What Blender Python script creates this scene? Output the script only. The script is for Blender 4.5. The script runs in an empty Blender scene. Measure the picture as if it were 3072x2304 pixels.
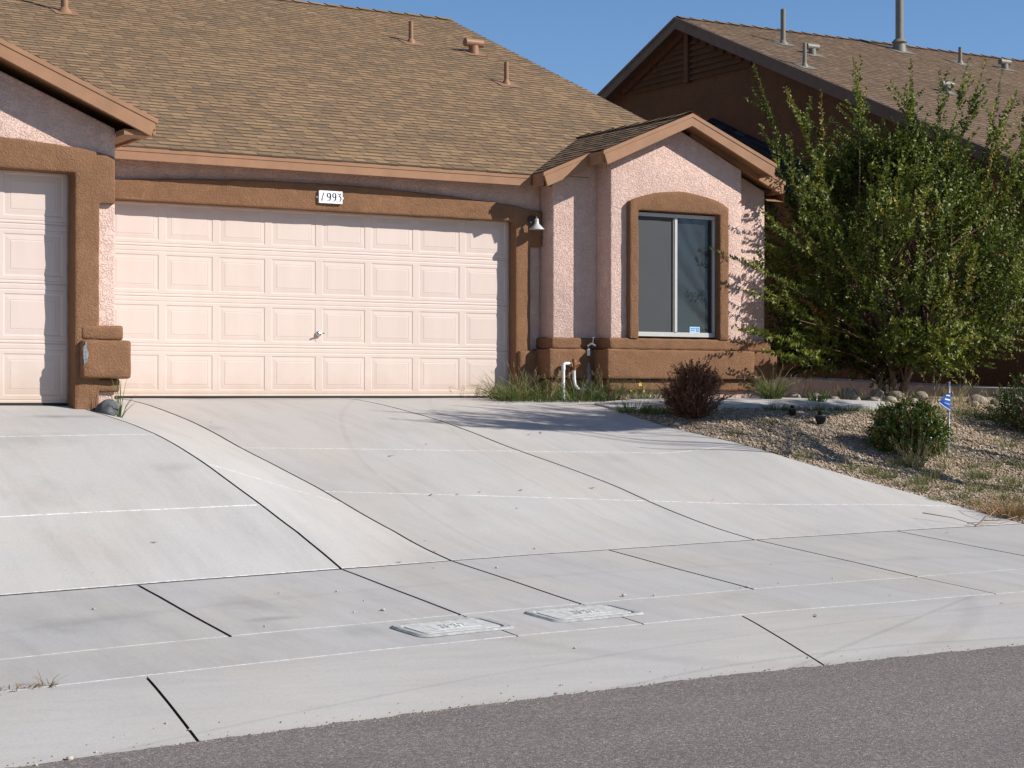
import bpy, bmesh, math, random
import numpy as np
from mathutils import Vector, Matrix, noise

R = math.radians
random.seed(7)
rng = np.random.default_rng(11)
scene = bpy.context.scene
COL = scene.collection

# ------------------------------------------------------------------ camera
CAM_LOC = Vector((-10.875, -18.99, 0.100))
YAW, PITCH, ROLL = 0.535030, 0.002910, 0.001740
f = Vector((math.sin(YAW) * math.cos(PITCH), math.cos(YAW) * math.cos(PITCH), math.sin(PITCH)))
r = Vector((math.cos(YAW), -math.sin(YAW), 0))
u = r.cross(f)
r2 = math.cos(ROLL) * r + math.sin(ROLL) * u
u2 = -math.sin(ROLL) * r + math.cos(ROLL) * u
cam = bpy.data.cameras.new('camera')
cam.lens = 65.625
cam.sensor_width = 36.0
cam.clip_start = 0.1
cam.clip_end = 3000
cam_ob = bpy.data.objects.new('camera', cam)
COL.objects.link(cam_ob)
M = Matrix((r2, u2, -f)).transposed().to_4x4()
M.translation = CAM_LOC
cam_ob.matrix_world = M
scene.camera = cam_ob

# ------------------------------------------------------------------ light
SUN_EL = R(33.8)
SUN_DIR = Vector((0.7300 * math.cos(SUN_EL), -0.6834 * math.cos(SUN_EL), math.sin(SUN_EL)))
sun = bpy.data.lights.new('sun', 'SUN')
sun.energy = 5.0
sun.angle = R(0.5)
sun.color = (1.0, 0.975, 0.94)
sun_ob = bpy.data.objects.new('sun', sun)
COL.objects.link(sun_ob)
sun_ob.rotation_euler = SUN_DIR.to_track_quat('Z', 'Y').to_euler()
world = bpy.data.worlds.new('World')
scene.world = world
world.use_nodes = True
wn = world.node_tree
sky = wn.nodes.new('ShaderNodeTexSky')
sky.sky_type = 'NISHITA'
sky.sun_disc = False
sky.sun_elevation = SUN_EL
sky.sun_rotation = math.atan2(0.7300, -0.6834)
sky.altitude = 700
sky.air_density = 1.0
sky.dust_density = 0.0
sky.ozone_density = 7.0
hs = wn.nodes.new('ShaderNodeHueSaturation')
hs.inputs['Saturation'].default_value = 1.0
hs.inputs['Value'].default_value = 1.08
wn.links.new(sky.outputs['Color'], hs.inputs['Color'])
wn.links.new(hs.outputs['Color'], wn.nodes['Background'].inputs['Color'])
wn.nodes['Background'].inputs['Strength'].default_value = 0.088
scene.view_settings.view_transform = 'Standard'
scene.view_settings.look = 'None'
scene.view_settings.gamma = 1.0
scene.view_settings.exposure = 0.32
scene.cycles.max_bounces = 6
scene.cycles.diffuse_bounces = 3
scene.cycles.transparent_max_bounces = 6


# ------------------------------------------------------------------ helpers
def lerp(a, b, t):
    return a + (b - a) * t


def interp(tab, x):
    if x <= tab[0][0]:
        return tab[0][1]
    for (a, za), (b, zb) in zip(tab, tab[1:]):
        if x <= b:
            return za + (zb - za) * (x - a) / (b - a)
    return tab[-1][1]


def tag(o, label=None, cat=None, group=None, kind=None):
    if label:
        o['label'] = label
    if cat:
        o['category'] = cat
    if group:
        o['group'] = group
    if kind:
        o['kind'] = kind
    return o


def empty(name, loc, label, cat, group=None):
    o = bpy.data.objects.new(name, None)
    o.empty_display_size = 0.2
    o.location = loc
    COL.objects.link(o)
    return tag(o, label, cat, group)


class MB:
    """collects polygons, then links them as ONE mesh object"""

    def __init__(self):
        self.v, self.f, self.m, self.t = [], [], [], []

    def add(self, verts, faces, mi=0, tint=0.5):
        n = len(self.v)
        self.v += [tuple(p) for p in verts]
        for q in faces:
            self.f.append([n + i for i in q])
            self.m.append(mi)
            self.t.append(tint)

    def box(self, x0, x1, y0, y1, z0, z1, mi=0, tint=0.5):
        self.add([(x0, y0, z0), (x1, y0, z0), (x1, y1, z0), (x0, y1, z0),
                  (x0, y0, z1), (x1, y0, z1), (x1, y1, z1), (x0, y1, z1)],
                 [(0, 3, 2, 1), (4, 5, 6, 7), (0, 1, 5, 4), (1, 2, 6, 5), (2, 3, 7, 6), (3, 0, 4, 7)], mi, tint)

    def prism_y(self, pts, y0, y1, mi=0, tint=0.5):
        """pts (x, z) counter-clockwise seen from -Y, extruded from y0 (front) to y1"""
        n = len(pts)
        self.add([(x, y0, z) for x, z in pts] + [(x, y1, z) for x, z in pts],
                 [tuple(range(n)), tuple(reversed(range(n, 2 * n)))] +
                 [((i + 1) % n, i, n + i, n + (i + 1) % n) for i in range(n)], mi, tint)

    def prism_x(self, pts, x0, x1, mi=0, tint=0.5):
        """pts (y, z)"""
        n = len(pts)
        self.add([(x0, y, z) for y, z in pts] + [(x1, y, z) for y, z in pts],
                 [tuple(reversed(range(n))), tuple(range(n, 2 * n))] +
                 [(i, (i + 1) % n, n + (i + 1) % n, n + i) for i in range(n)], mi, tint)

    def tube(self, pts, rad, n=8, mi=0, tint=0.5, caps=True):
        pts = [Vector(p) for p in pts]
        if not hasattr(rad, '__len__'):
            rad = [rad] * len(pts)
        rings = []
        ref = Vector((0.31, 0.17, 0.93))
        for i, p in enumerate(pts):
            d = (pts[min(i + 1, len(pts) - 1)] - pts[max(i - 1, 0)]).normalized()
            a = d.cross(ref)
            if a.length < 0.05:
                a = d.cross(Vector((1, 0, 0)))
            a.normalize()
            b = d.cross(a)
            rings.append([p + rad[i] * (math.cos(2 * math.pi * k / n) * a + math.sin(2 * math.pi * k / n) * b) for k in range(n)])
        vs = [q for rg in rings for q in rg]
        fs = []
        for i in range(len(pts) - 1):
            for k in range(n):
                k2 = (k + 1) % n
                fs.append((i * n + k, i * n + k2, (i + 1) * n + k2, (i + 1) * n + k))
        if caps:
            fs.append(tuple(reversed(range(n))))
            fs.append(tuple(range((len(pts) - 1) * n, len(pts) * n)))
        self.add(vs, fs, mi, tint)

    def lathe(self, prof, c, axis='z', n=16, mi=0, tint=0.5):
        vs, fs = [], []
        for rr, h in prof:
            for k in range(n):
                a = 2 * math.pi * k / n
                if axis == 'z':
                    vs.append((c[0] + rr * math.cos(a), c[1] + rr * math.sin(a), c[2] + h))
                elif axis == 'x':
                    vs.append((c[0] + h, c[1] + rr * math.cos(a), c[2] + rr * math.sin(a)))
                else:
                    vs.append((c[0] + rr * math.cos(a), c[1] + h, c[2] + rr * math.sin(a)))
        for i in range(len(prof) - 1):
            for k in range(n):
                k2 = (k + 1) % n
                fs.append((i * n + k, i * n + k2, (i + 1) * n + k2, (i + 1) * n + k))
        self.add(vs, fs, mi, tint)

    def build(self, name, mats, parent=None, smooth=False, bevel=0, seg=2, tint=False, rough=0, rough_len=0.12):
        if not isinstance(mats, (list, tuple)):
            mats = [mats]
        L = Vector(parent_loc(parent)) if parent else Vector((0, 0, 0))
        me = bpy.data.meshes.new(name)
        me.from_pydata([(x - L.x, y - L.y, z - L.z) for x, y, z in self.v], [], self.f)
        for m in mats:
            me.materials.append(m)
        me.polygons.foreach_set('material_index', self.m)
        if tint:
            at = me.attributes.new('tint', 'FLOAT', 'FACE')
            at.data.foreach_set('value', self.t)
        if bevel or rough:
            bm = bmesh.new()
            bm.from_mesh(me)
            bmesh.ops.recalc_face_normals(bm, faces=bm.faces)
            if bevel:
                ed = [e for e in bm.edges if len(e.link_faces) == 2 and e.calc_face_angle(0) > 0.6]
                bmesh.ops.bevel(bm, geom=ed, offset=bevel, segments=seg, affect='EDGES', profile=0.5, clamp_overlap=True)
            if rough:
                bmesh.ops.triangulate(bm, faces=bm.faces)
                for _ in range(5):
                    ed = [e for e in bm.edges if e.calc_length() > rough_len]
                    if not ed:
                        break
                    bmesh.ops.subdivide_edges(bm, edges=ed, cuts=1)
                    bmesh.ops.triangulate(bm, faces=bm.faces)
                bm.normal_update()
                for vv in bm.verts:
                    w = vv.co + L
                    vv.co += vv.normal * rough * (noise.noise(w * 7.0) + 0.6 * noise.noise(w * 17.0 + Vector((9, 3, 1))))
            bm.to_mesh(me)
            bm.free()
        if smooth:
            me.polygons.foreach_set('use_smooth', [True] * len(me.polygons))
            if smooth == 'auto':
                me.set_sharp_from_angle(angle=R(32))
        me.update()
        o = bpy.data.objects.new(name, me)
        COL.objects.link(o)
        if parent:
            o.parent = parent
        return o


def parent_loc(p):
    l = Vector((0, 0, 0))
    while p:
        l = l + p.location
        p = p.parent
    return l


def copy_tree(o, parent=None):
    c = o.copy()
    COL.objects.link(c)
    if parent:
        c.parent = parent
    for ch in list(o.children):
        copy_tree(ch, c)
    return c


# ------------------------------------------------------------------ materials
def mat(name):
    m = bpy.data.materials.new(name)
    m.use_nodes = True
    nt = m.node_tree
    b = nt.nodes['Principled BSDF']
    b.inputs['Specular IOR Level'].default_value = 0.3
    return m, nt, b


def N(nt, t, **kw):
    n = nt.nodes.new(t)
    for k, v in kw.items():
        if k in n.inputs:
            n.inputs[k].default_value = v
        else:
            setattr(n, k, v)
    return n


def ramp(nt, fac, stops):
    n = nt.nodes.new('ShaderNodeValToRGB')
    e = n.color_ramp.elements
    while len(e) < len(stops):
        e.new(0.5)
    for i, (p, c) in enumerate(stops):
        e[i].position = p
        e[i].color = (c, c, c, 1) if not hasattr(c, '__len__') else (*c, 1)
    nt.links.new(fac, n.inputs['Fac'])
    return n.outputs['Color']


def mixc(nt, fac, a, b, mode='MIX'):
    n = nt.nodes.new('ShaderNodeMix')
    n.data_type = 'RGBA'
    n.blend_type = mode
    for idx, v in ((0, fac), (6, a), (7, b)):
        if hasattr(v, 'is_linked') or isinstance(v, bpy.types.NodeSocket):
            nt.links.new(v, n.inputs[idx])
        else:
            n.inputs[idx].default_value = v if idx == 0 else (*v, 1)
    return n.outputs[2]


def coords(nt, scale=None, kind='Object'):
    tc = nt.nodes.new('ShaderNodeTexCoord')
    if scale is None:
        return tc.outputs[kind]
    mp = nt.nodes.new('ShaderNodeMapping')
    mp.inputs['Scale'].default_value = scale
    nt.links.new(tc.outputs[kind], mp.inputs['Vector'])
    return mp.outputs['Vector']


def noise_t(nt, vec, scale, detail=4, rough=0.55, dist=0.0):
    n = N(nt, 'ShaderNodeTexNoise', Scale=scale, Detail=detail, Roughness=rough, Distortion=dist)
    nt.links.new(vec, n.inputs['Vector'])
    return n.outputs['Fac']


def mth(nt, op, a, b=None, clamp=False):
    n = nt.nodes.new('ShaderNodeMath')
    n.operation = op
    n.use_clamp = clamp
    for i, v in enumerate((a, b)):
        if v is None:
            continue
        if isinstance(v, bpy.types.NodeSocket):
            nt.links.new(v, n.inputs[i])
        else:
            n.inputs[i].default_value = v
    return n.outputs[0]


def bump(nt, b, h, strength, dist):
    n = N(nt, 'ShaderNodeBump', Strength=strength, Distance=dist)
    nt.links.new(h, n.inputs['Height'])
    nt.links.new(n.outputs['Normal'], b.inputs['Normal'])


def plain(name, c, rough=0.6, metal=0.0, spec=0.3, var=0.12, scale=18, bmp=0.0):
    m, nt, b = mat(name)
    v = coords(nt)
    n = noise_t(nt, v, scale, 4)
    k = ramp(nt, n, [(0.3, 1 - var), (0.7, 1 + var)])
    nt.links.new(mixc(nt, 1.0, c, k, 'MULTIPLY'), b.inputs['Base Color'])
    b.inputs['Roughness'].default_value = rough
    b.inputs['Metallic'].default_value = metal
    b.inputs['Specular IOR Level'].default_value = spec
    if bmp:
        bump(nt, b, noise_t(nt, v, scale * 3, 4), bmp, 0.004)
    return m


def warm_c(c):
    return (c[0], c[1] * .965, c[2] * .915)


def stucco(name, c, var=0.07, bs=0.85, scale=27):
    c = warm_c(c)
    m, nt, b = mat(name)
    v = coords(nt)
    big = noise_t(nt, v, 1.3, 4)
    mid = noise_t(nt, v, 9, 4)
    k = ramp(nt, big, [(0.3, 1 - var), (0.72, 1 + var * 0.6)])
    k2 = ramp(nt, mid, [(0.3, 0.93), (0.7, 1.05)])
    run = ramp(nt, noise_t(nt, coords(nt, (5, 5, .55)), 1.0, 5, 0.65), [(0.32, 0.92), (0.55, 1.0)])
    k2 = mixc(nt, 1.0, k2, run, 'MULTIPLY')
    col = mixc(nt, 1.0, mixc(nt, 1.0, c, k, 'MULTIPLY'), k2, 'MULTIPLY')
    nt.links.new(col, b.inputs['Base Color'])
    b.inputs['Roughness'].default_value = 0.92
    b.inputs['Specular IOR Level'].default_value = 0.12
    n1 = noise_t(nt, v, scale, 3, 0.5, 1.8)
    h1 = ramp(nt, n1, [(0.40, 0.0), (0.54, 1.0)])
    n2 = noise_t(nt, v, 110, 3, 0.6)
    h = mth(nt, 'ADD', h1, mth(nt, 'MULTIPLY', n2, 0.35))
    bump(nt, b, h, bs, 0.008)
    return m


M_PINK = stucco('pink_stucco', (0.70, 0.505, 0.435), 0.10)
M_BROWN = stucco('brown_stucco', (0.24, 0.130, 0.072), 0.16, 0.6, 34)
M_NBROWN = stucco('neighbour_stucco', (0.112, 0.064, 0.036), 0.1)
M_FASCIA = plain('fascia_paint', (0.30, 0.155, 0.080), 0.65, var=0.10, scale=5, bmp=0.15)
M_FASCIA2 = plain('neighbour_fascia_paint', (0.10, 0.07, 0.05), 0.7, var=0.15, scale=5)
M_SOFFIT = plain('soffit_paint', (0.28, 0.145, 0.07), 0.7, var=0.1, scale=5)
M_VENT = plain('vent_paint', (0.28, 0.15, 0.078), 0.5, var=0.08)
M_VENTGREY = plain('vent_grey_paint', (0.20, 0.178, 0.138), 0.5, var=0.1)
M_WHITE = plain('white_vinyl', (0.50, 0.49, 0.45), 0.35, var=0.04, spec=0.4)
M_LAMPARM = plain('dark_bronze', (0.05, 0.04, 0.035), 0.5)
M_DARK = plain('dark_rubber', (0.02, 0.02, 0.02), 0.7)
M_BLACK = plain('black_plastic', (0.012, 0.012, 0.013), 0.45)
M_STEEL = plain('bright_steel', (0.6, 0.6, 0.6), 0.25, 1.0)
M_PVC = plain('white_pvc', (0.80, 0.79, 0.75), 0.4, var=0.08, scale=30)
M_RUST = plain('rusty_brass', (0.22, 0.10, 0.045), 0.7, 0.2, var=0.4, scale=60)
M_TILE = plain('white_tile', (0.85, 0.85, 0.83), 0.25, var=0.02)
M_INK = plain('black_ink', (0.02, 0.017, 0.016), 0.4)
M_PLASTER = plain('bare_plaster', (0.20, 0.205, 0.21), 0.9, var=0.45, scale=40, bmp=0.5)
M_BLUE = plain('blue_sign', (0.03, 0.10, 0.38), 0.4, var=0.05)
M_LBLUE = plain('pale_blue_sticker', (0.42, 0.58, 0.72), 0.4, var=0.05)
M_MBLUE = plain('mid_blue_print', (0.12, 0.24, 0.48), 0.4, var=0.05)
M_BARK = plain('bark', (0.20, 0.135, 0.085), 0.85, var=0.3, scale=25, bmp=0.6)
M_TWIG = plain('red_brown_twig', (0.13, 0.07, 0.045), 0.7, var=0.2, scale=30)
M_SCREEN = plain('insect_screen', (0.058, 0.059, 0.060), 0.75, var=0.05, scale=3)


def garage_paint():
    m, nt, b = mat('peach_door_paint')
    v = coords(nt)
    k = ramp(nt, noise_t(nt, v, 0.7, 3), [(0.3, (0.62, 0.492, 0.412)), (0.7, (0.65, 0.526, 0.45))])
    st = ramp(nt, noise_t(nt, coords(nt, (6, 6, 0.8)), 1.0, 4), [(0.35, 0.96), (0.6, 1.0)])
    sep = N(nt, 'ShaderNodeSeparateXYZ')
    nt.links.new(v, sep.inputs[0])
    dz = mth(nt, 'ADD', sep.outputs[2], mth(nt, 'MULTIPLY', mth(nt, 'SUBTRACT', noise_t(nt, v, 3.5, 5, 0.7), 0.5), 0.5))
    dirt = ramp(nt, dz, [(0.0, (0.90, 0.86, 0.80)), (0.30, (1, 1, 1))])
    nt.links.new(mixc(nt, 1.0, mixc(nt, 1.0, k, st, 'MULTIPLY'), dirt, 'MULTIPLY'), b.inputs['Base Color'])
    b.inputs['Roughness'].default_value = 0.5
    b.inputs['Specular IOR Level'].default_value = 0.3
    bump(nt, b, mth(nt, 'ADD', noise_t(nt, coords(nt, (1, 1, 8)), 60, 3), mth(nt, 'MULTIPLY', noise_t(nt, v, 2.2, 2), 4.0)), 0.08, 0.002)
    return m


M_DOOR = garage_paint()


def shingle_mat(name, c0, c1, c2):
    c0, c1, c2 = warm_c(c0), warm_c(c1), warm_c(c2)
    m, nt, b = mat(name)
    at = N(nt, 'ShaderNodeAttribute', attribute_name='tint')
    v = coords(nt)
    k = ramp(nt, at.outputs['Fac'], [(0.0, c0), (0.5, c1), (1.0, c2)])
    g = ramp(nt, noise_t(nt, v, 160, 3, 0.7), [(0.25, 0.72), (0.75, 1.25)])
    w = ramp(nt, noise_t(nt, v, 0.6, 4), [(0.3, 0.93), (0.7, 1.05)])
    nt.links.new(mixc(nt, 1.0, mixc(nt, 1.0, k, g, 'MULTIPLY'), w, 'MULTIPLY'), b.inputs['Base Color'])
    b.inputs['Roughness'].default_value = 0.95
    b.inputs['Specular IOR Level'].default_value = 0.1
    bump(nt, b, noise_t(nt, v, 220, 2, 0.7), 0.5, 0.003)
    return m


M_SHINGLE = shingle_mat('tan_shingle', (0.17, 0.122, 0.080), (0.25, 0.166, 0.098), (0.32, 0.208, 0.118))
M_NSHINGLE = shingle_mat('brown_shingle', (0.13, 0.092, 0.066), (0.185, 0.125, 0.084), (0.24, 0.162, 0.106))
M_EDGE = plain('shingle_edge', (0.125, 0.090, 0.058), 0.95)  # asphalt edge tone, kept dark to draw in the shadow lines under tabs
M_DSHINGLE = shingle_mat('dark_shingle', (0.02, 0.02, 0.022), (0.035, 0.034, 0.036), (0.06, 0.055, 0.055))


def concrete(name, base, streak, sk=0.92, stains=(), arcs=()):
    base = warm_c(base)
    m, nt, b = mat(name)
    v = coords(nt)
    big = ramp(nt, noise_t(nt, v, 0.55, 5, 0.6), [(0.3, 0.94), (0.7, 1.04)])
    st = ramp(nt, noise_t(nt, coords(nt, streak), 1.0, 7, 0.72), [(0.32, sk), (0.56, 1.02)])
    fine = ramp(nt, noise_t(nt, v, 70, 5, 0.75), [(0.25, 0.88), (0.75, 1.10)])
    speck = ramp(nt, noise_t(nt, v, 45, 2, 0.5), [(0.66, 1.0), (0.74, 0.86)])
    at = N(nt, 'ShaderNodeAttribute', attribute_name='tint')
    tnt = ramp(nt, at.outputs['Fac'], [(0.0, 0.88), (1.0, 1.12)])
    warm = ramp(nt, noise_t(nt, v, 0.8, 4, 0.6), [(0.42, (1, 1, 1)), (0.72, (1.02, 0.98, 0.935))])
    col = mixc(nt, 1.0, base, big, 'MULTIPLY')
    for k in (st, fine, speck, tnt, warm):
        col = mixc(nt, 1.0, col, k, 'MULTIPLY')
    sep = N(nt, 'ShaderNodeSeparateXYZ')
    nt.links.new(v, sep.inputs[0])
    wob = noise_t(nt, v, 2.2, 5, 0.7)
    for (x, y, rx, ry, ang, s) in stains:
        dx = mth(nt, 'SUBTRACT', sep.outputs[0], x)
        dy = mth(nt, 'SUBTRACT', sep.outputs[1], y)
        ca, sa = math.cos(ang), math.sin(ang)
        p = mth(nt, 'ADD', mth(nt, 'MULTIPLY', dx, ca / rx), mth(nt, 'MULTIPLY', dy, sa / rx))
        q = mth(nt, 'ADD', mth(nt, 'MULTIPLY', dx, -sa / ry), mth(nt, 'MULTIPLY', dy, ca / ry))
        d = mth(nt, 'SQRT', mth(nt, 'ADD', mth(nt, 'MULTIPLY', p, p), mth(nt, 'MULTIPLY', q, q)))
        d = mth(nt, 'ADD', d, mth(nt, 'MULTIPLY', mth(nt, 'SUBTRACT', wob, 0.5), 1.8))
        k = ramp(nt, d, [(0.15, 1 - s), (0.95, 1.0)])
        col = mixc(nt, 1.0, col, k, 'MULTIPLY')
    for (x, y, rad, w, s) in arcs:
        dx = mth(nt, 'SUBTRACT', sep.outputs[0], x)
        dy = mth(nt, 'SUBTRACT', sep.outputs[1], y)
        d = mth(nt, 'SQRT', mth(nt, 'ADD', mth(nt, 'MULTIPLY', dx, dx), mth(nt, 'MULTIPLY', dy, dy)))
        d = mth(nt, 'ABSOLUTE', mth(nt, 'SUBTRACT', d, rad))
        d = mth(nt, 'ADD', mth(nt, 'DIVIDE', d, w), mth(nt, 'MULTIPLY', mth(nt, 'SUBTRACT', wob, 0.45), 1.6))
        k = ramp(nt, d, [(0.25, 1 - s), (0.9, 1.0)])
        col = mixc(nt, 1.0, col, k, 'MULTIPLY')
    nt.links.new(col, b.inputs['Base Color'])
    b.inputs['Roughness'].default_value = 0.88
    b.inputs['Specular IOR Level'].default_value = 0.2
    h = mth(nt, 'ADD', noise_t(nt, coords(nt, (streak[0] * 6, streak[1] * 6, 1)), 6, 4), mth(nt, 'MULTIPLY', noise_t(nt, v, 130, 3), 0.6))
    bump(nt, b, h, 0.35, 0.003)
    return m


def circ(p1, p2, p3):
    ax, ay, bx, by, cx, cy = *p1, *p2, *p3
    d = 2 * (ax * (by - cy) + bx * (cy - ay) + cx * (ay - by))
    ux = ((ax * ax + ay * ay) * (by - cy) + (bx * bx + by * by) * (cy - ay) + (cx * cx + cy * cy) * (ay - by)) / d
    uy = ((ax * ax + ay * ay) * (cx - bx) + (bx * bx + by * by) * (ax - cx) + (cx * cx + cy * cy) * (bx - ax)) / d
    return ux, uy, math.hypot(ax - ux, ay - uy)


M_DRIVE = concrete('driveway_concrete', (0.425, 0.414, 0.40), (5, 0.7, 1), stains=(
    (-6.05, -3.25, 0.45, 0.13, 0.1, 0.30), (-6.6, -4.3, 0.6, 0.3, 0.3, 0.14), (-2.3, -2.1, 0.3, 0.22, 1.2, 0.10),
    (-4.2, -2.15, 0.16, 0.16, 0.5, 0.12), (-5.7, -5.0, 0.35, 0.12, 0.2, 0.12), (-6.9, -5.6, 0.5, 0.4, 0.2, 0.10),
    (-2.6, -.22, 2.6, .20, 0.0, 0.20), (-.4, -3.4, .35, .2, .4, .07), (-3.2, -5.2, .5, .15, 1.3, .07), (.3, -4.9, .5, .2, .2, .06)),
    arcs=((*circ((-3.39, -4.05), (-3.50, -5.22), (-3.46, -6.3)), 0.045, 0.07), (*circ((-1.9, -4.4), (-1.85, -5.2), (-1.7, -6.1)), 0.05, 0.06)))
M_WALK = concrete('sidewalk_concrete', (0.41, 0.40, 0.388), (4.5, 0.8, 1), 0.90, stains=(
    (-6.3, -8.35, 0.26, 0.10, 0.15, 0.28), (-7.4, -8.2, 0.5, 0.25, 0.6, 0.14), (-6.2, -7.9, 0.25, 0.4, 0.4, 0.13), (-5.9, -8.8, .35, .2, .8, .12), (-2.9, -8.5, .3, .12, .4, .08), (-.2, -7.4, .4, .15, .3, .08)),
    arcs=((*circ((-4.81, -7.50), (-3.2, -7.31), (-1.4, -7.29)), 0.08, 0.055),))
M_GUTTER = concrete('gutter_concrete', (0.40, 0.388, 0.374), (0.6, 5, 1), arcs=(
    (*circ((-3.61, -10.13), (-2.7, -9.74), (-1.1, -9.02)), 0.03, 0.13), (*circ((-4.44, -10.12), (-3.4, -9.97), (-1.55, -9.99)), 0.03, 0.13),
    (*circ((-2.2, -9.9), (-1.5, -9.45), (-1.1, -9.0)), 0.12, 0.08), (*circ((-5.5, -9.9), (-4.0, -9.6), (-2.0, -9.35)), 0.02, 0.10)))
M_FILL = plain('dark_joint_filler', (0.085, 0.075, 0.066), 0.95, var=.4)
M_SEAL = plain('pale_joint_line', (0.60, 0.58, 0.54), 0.9, var=0.35, scale=25)
M_GUTEDGE = plain('pale_gutter_lip', (0.60, 0.55, 0.49), 0.9, var=0.2, scale=12)
M_LID = plain('pale_cast_concrete', (0.47, 0.455, 0.41), 0.85, var=0.2, scale=25, bmp=0.3)
M_LIDRIM = plain('grey_box_rim', (0.34, 0.33, 0.31), 0.8, var=0.25, scale=25)
M_LIDPANEL = plain('grey_lid_panel', (0.50, 0.49, 0.455), 0.85, var=0.12, scale=30)


def asphalt():
    m, nt, b = mat('asphalt')
    v = coords(nt)
    vo = N(nt, 'ShaderNodeTexVoronoi', Scale=120.0)
    nt.links.new(v, vo.inputs['Vector'])
    sp = N(nt, 'ShaderNodeSeparateColor')
    nt.links.new(vo.outputs['Color'], sp.inputs[0])
    c = ramp(nt, sp.outputs[0], [(0.0, (0.112, 0.092, 0.083)), (0.45, (0.178, 0.147, 0.131)), (0.80, (0.215, 0.178, 0.157)), (0.93, (0.29, 0.255, 0.215)), (1.0, (0.40, 0.35, 0.30))])
    big = ramp(nt, noise_t(nt, coords(nt, (.35, 1.1, 1)), 1.0, 6, 0.65), [(0.3, 0.86), (0.7, 1.1)])
    fine = ramp(nt, noise_t(nt, v, 40, 3, 0.7), [(0.3, 0.8), (0.7, 1.15)])
    nt.links.new(mixc(nt, 1.0, mixc(nt, 1.0, c, big, 'MULTIPLY'), fine, 'MULTIPLY'), b.inputs['Base Color'])
    b.inputs['Roughness'].default_value = 0.85
    b.inputs['Specular IOR Level'].default_value = 0.25
    h = mth(nt, 'SUBTRACT', mth(nt, 'MULTIPLY', noise_t(nt, v, 60, 3), 0.8), vo.outputs['Distance'])
    bump(nt, b, h, 0.7, 0.004)
    return m


M_ASPHALT = asphalt()


def gravel_mat():
    m, nt, b = mat('gravel_bed')
    v = coords(nt)
    vo = N(nt, 'ShaderNodeTexVoronoi', Scale=60.0)
    nt.links.new(v, vo.inputs['Vector'])
    sp = N(nt, 'ShaderNodeSeparateColor')
    nt.links.new(vo.outputs['Color'], sp.inputs[0])
    c = ramp(nt, sp.outputs[0], [(0.0, (0.22, 0.155, 0.11)), (0.4, (0.38, 0.295, 0.205)), (0.75, (0.50, 0.41, 0.30)), (1.0, (0.6, 0.53, 0.43))])
    e = ramp(nt, noise_t(nt, v, 25, 3), [(0.3, 0.85), (0.7, 1.1)])
    nt.links.new(mixc(nt, 1.0, c, e, 'MULTIPLY'), b.inputs['Base Color'])
    b.inputs['Roughness'].default_value = 0.9
    bump(nt, b, mth(nt, 'SUBTRACT', 1.0, vo.outputs['Distance']), 1.0, 0.02)
    return m


M_GRAVEL = gravel_mat()
M_EARTH = plain('dry_earth', (0.20, 0.14, 0.095), 0.95, var=0.3, scale=4)


def tint_mat(name, stops, rough=0.6, spec=0.3, trans=0.0, grain=0.0):
    m, nt, b = mat(name)
    at = N(nt, 'ShaderNodeAttribute', attribute_name='tint')
    col = ramp(nt, at.outputs['Fac'], stops)
    if grain:
        v = coords(nt)
        col = mixc(nt, 1.0, col, ramp(nt, noise_t(nt, v, 40, 3, 0.7), [(0.3, 1 - grain), (0.7, 1 + grain)]), 'MULTIPLY')
    nt.links.new(col, b.inputs['Base Color'])
    b.inputs['Roughness'].default_value = rough
    b.inputs['Specular IOR Level'].default_value = spec
    if trans:
        t = N(nt, 'ShaderNodeBsdfTranslucent')
        nt.links.new(col, t.inputs['Color'])
        mx = N(nt, 'ShaderNodeMixShader', Fac=trans)
        nt.links.new(b.outputs[0], mx.inputs[1])
        nt.links.new(t.outputs[0], mx.inputs[2])
        nt.links.new(mx.outputs[0], nt.nodes['Material Output'].inputs['Surface'])
    return m


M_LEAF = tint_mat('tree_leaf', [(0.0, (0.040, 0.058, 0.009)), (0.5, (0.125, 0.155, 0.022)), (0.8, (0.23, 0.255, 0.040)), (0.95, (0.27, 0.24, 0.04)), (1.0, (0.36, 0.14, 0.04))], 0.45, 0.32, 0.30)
M_BUSHLEAF = tint_mat('bush_leaf', [(0.0, (0.022, 0.048, 0.006)), (0.55, (0.065, 0.12, 0.012)), (0.9, (0.15, 0.20, 0.022)), (1.0, (0.30, 0.17, 0.03))], 0.35, 0.5, 0.2)
M_REDLEAF = tint_mat('red_leaf', [(0.0, (0.055, 0.022, 0.012)), (0.6, (0.15, 0.062, 0.032)), (1.0, (0.25, 0.12, 0.06))], 0.5, 0.3, 0.15)
M_GRASS = tint_mat('grass_blade', [(0.0, (0.05, 0.095, 0.02)), (0.45, (0.12, 0.17, 0.04)), (0.7, (0.27, 0.23, 0.10)), (1.0, (0.42, 0.33, 0.19))], 0.6, 0.2, 0.25)
M_STRAW = tint_mat('dry_straw', [(0.0, (0.20, 0.13, 0.06)), (0.6, (0.34, 0.23, 0.11)), (1.0, (0.45, 0.26, 0.14))], 0.7, 0.2, 0.15)
M_FLOWER = plain('red_petal', (0.35, 0.04, 0.015), 0.5)
M_YELLOW = plain('yellow_petal', (0.80, 0.60, 0.03), 0.5)
M_STONE = tint_mat('gravel_stone', [(0.0, (0.16, 0.095, 0.06)), (0.25, (0.31, 0.215, 0.135)), (0.6, (0.43, 0.32, 0.205)), (0.85, (0.52, 0.41, 0.285)), (1.0, (0.60, 0.53, 0.43))], 0.85, 0.2, 0, 0.12)
M_RIVER = plain('river_stone', (0.30, 0.25, 0.195), 0.8, var=0.3, scale=6, bmp=0.3)
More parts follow.
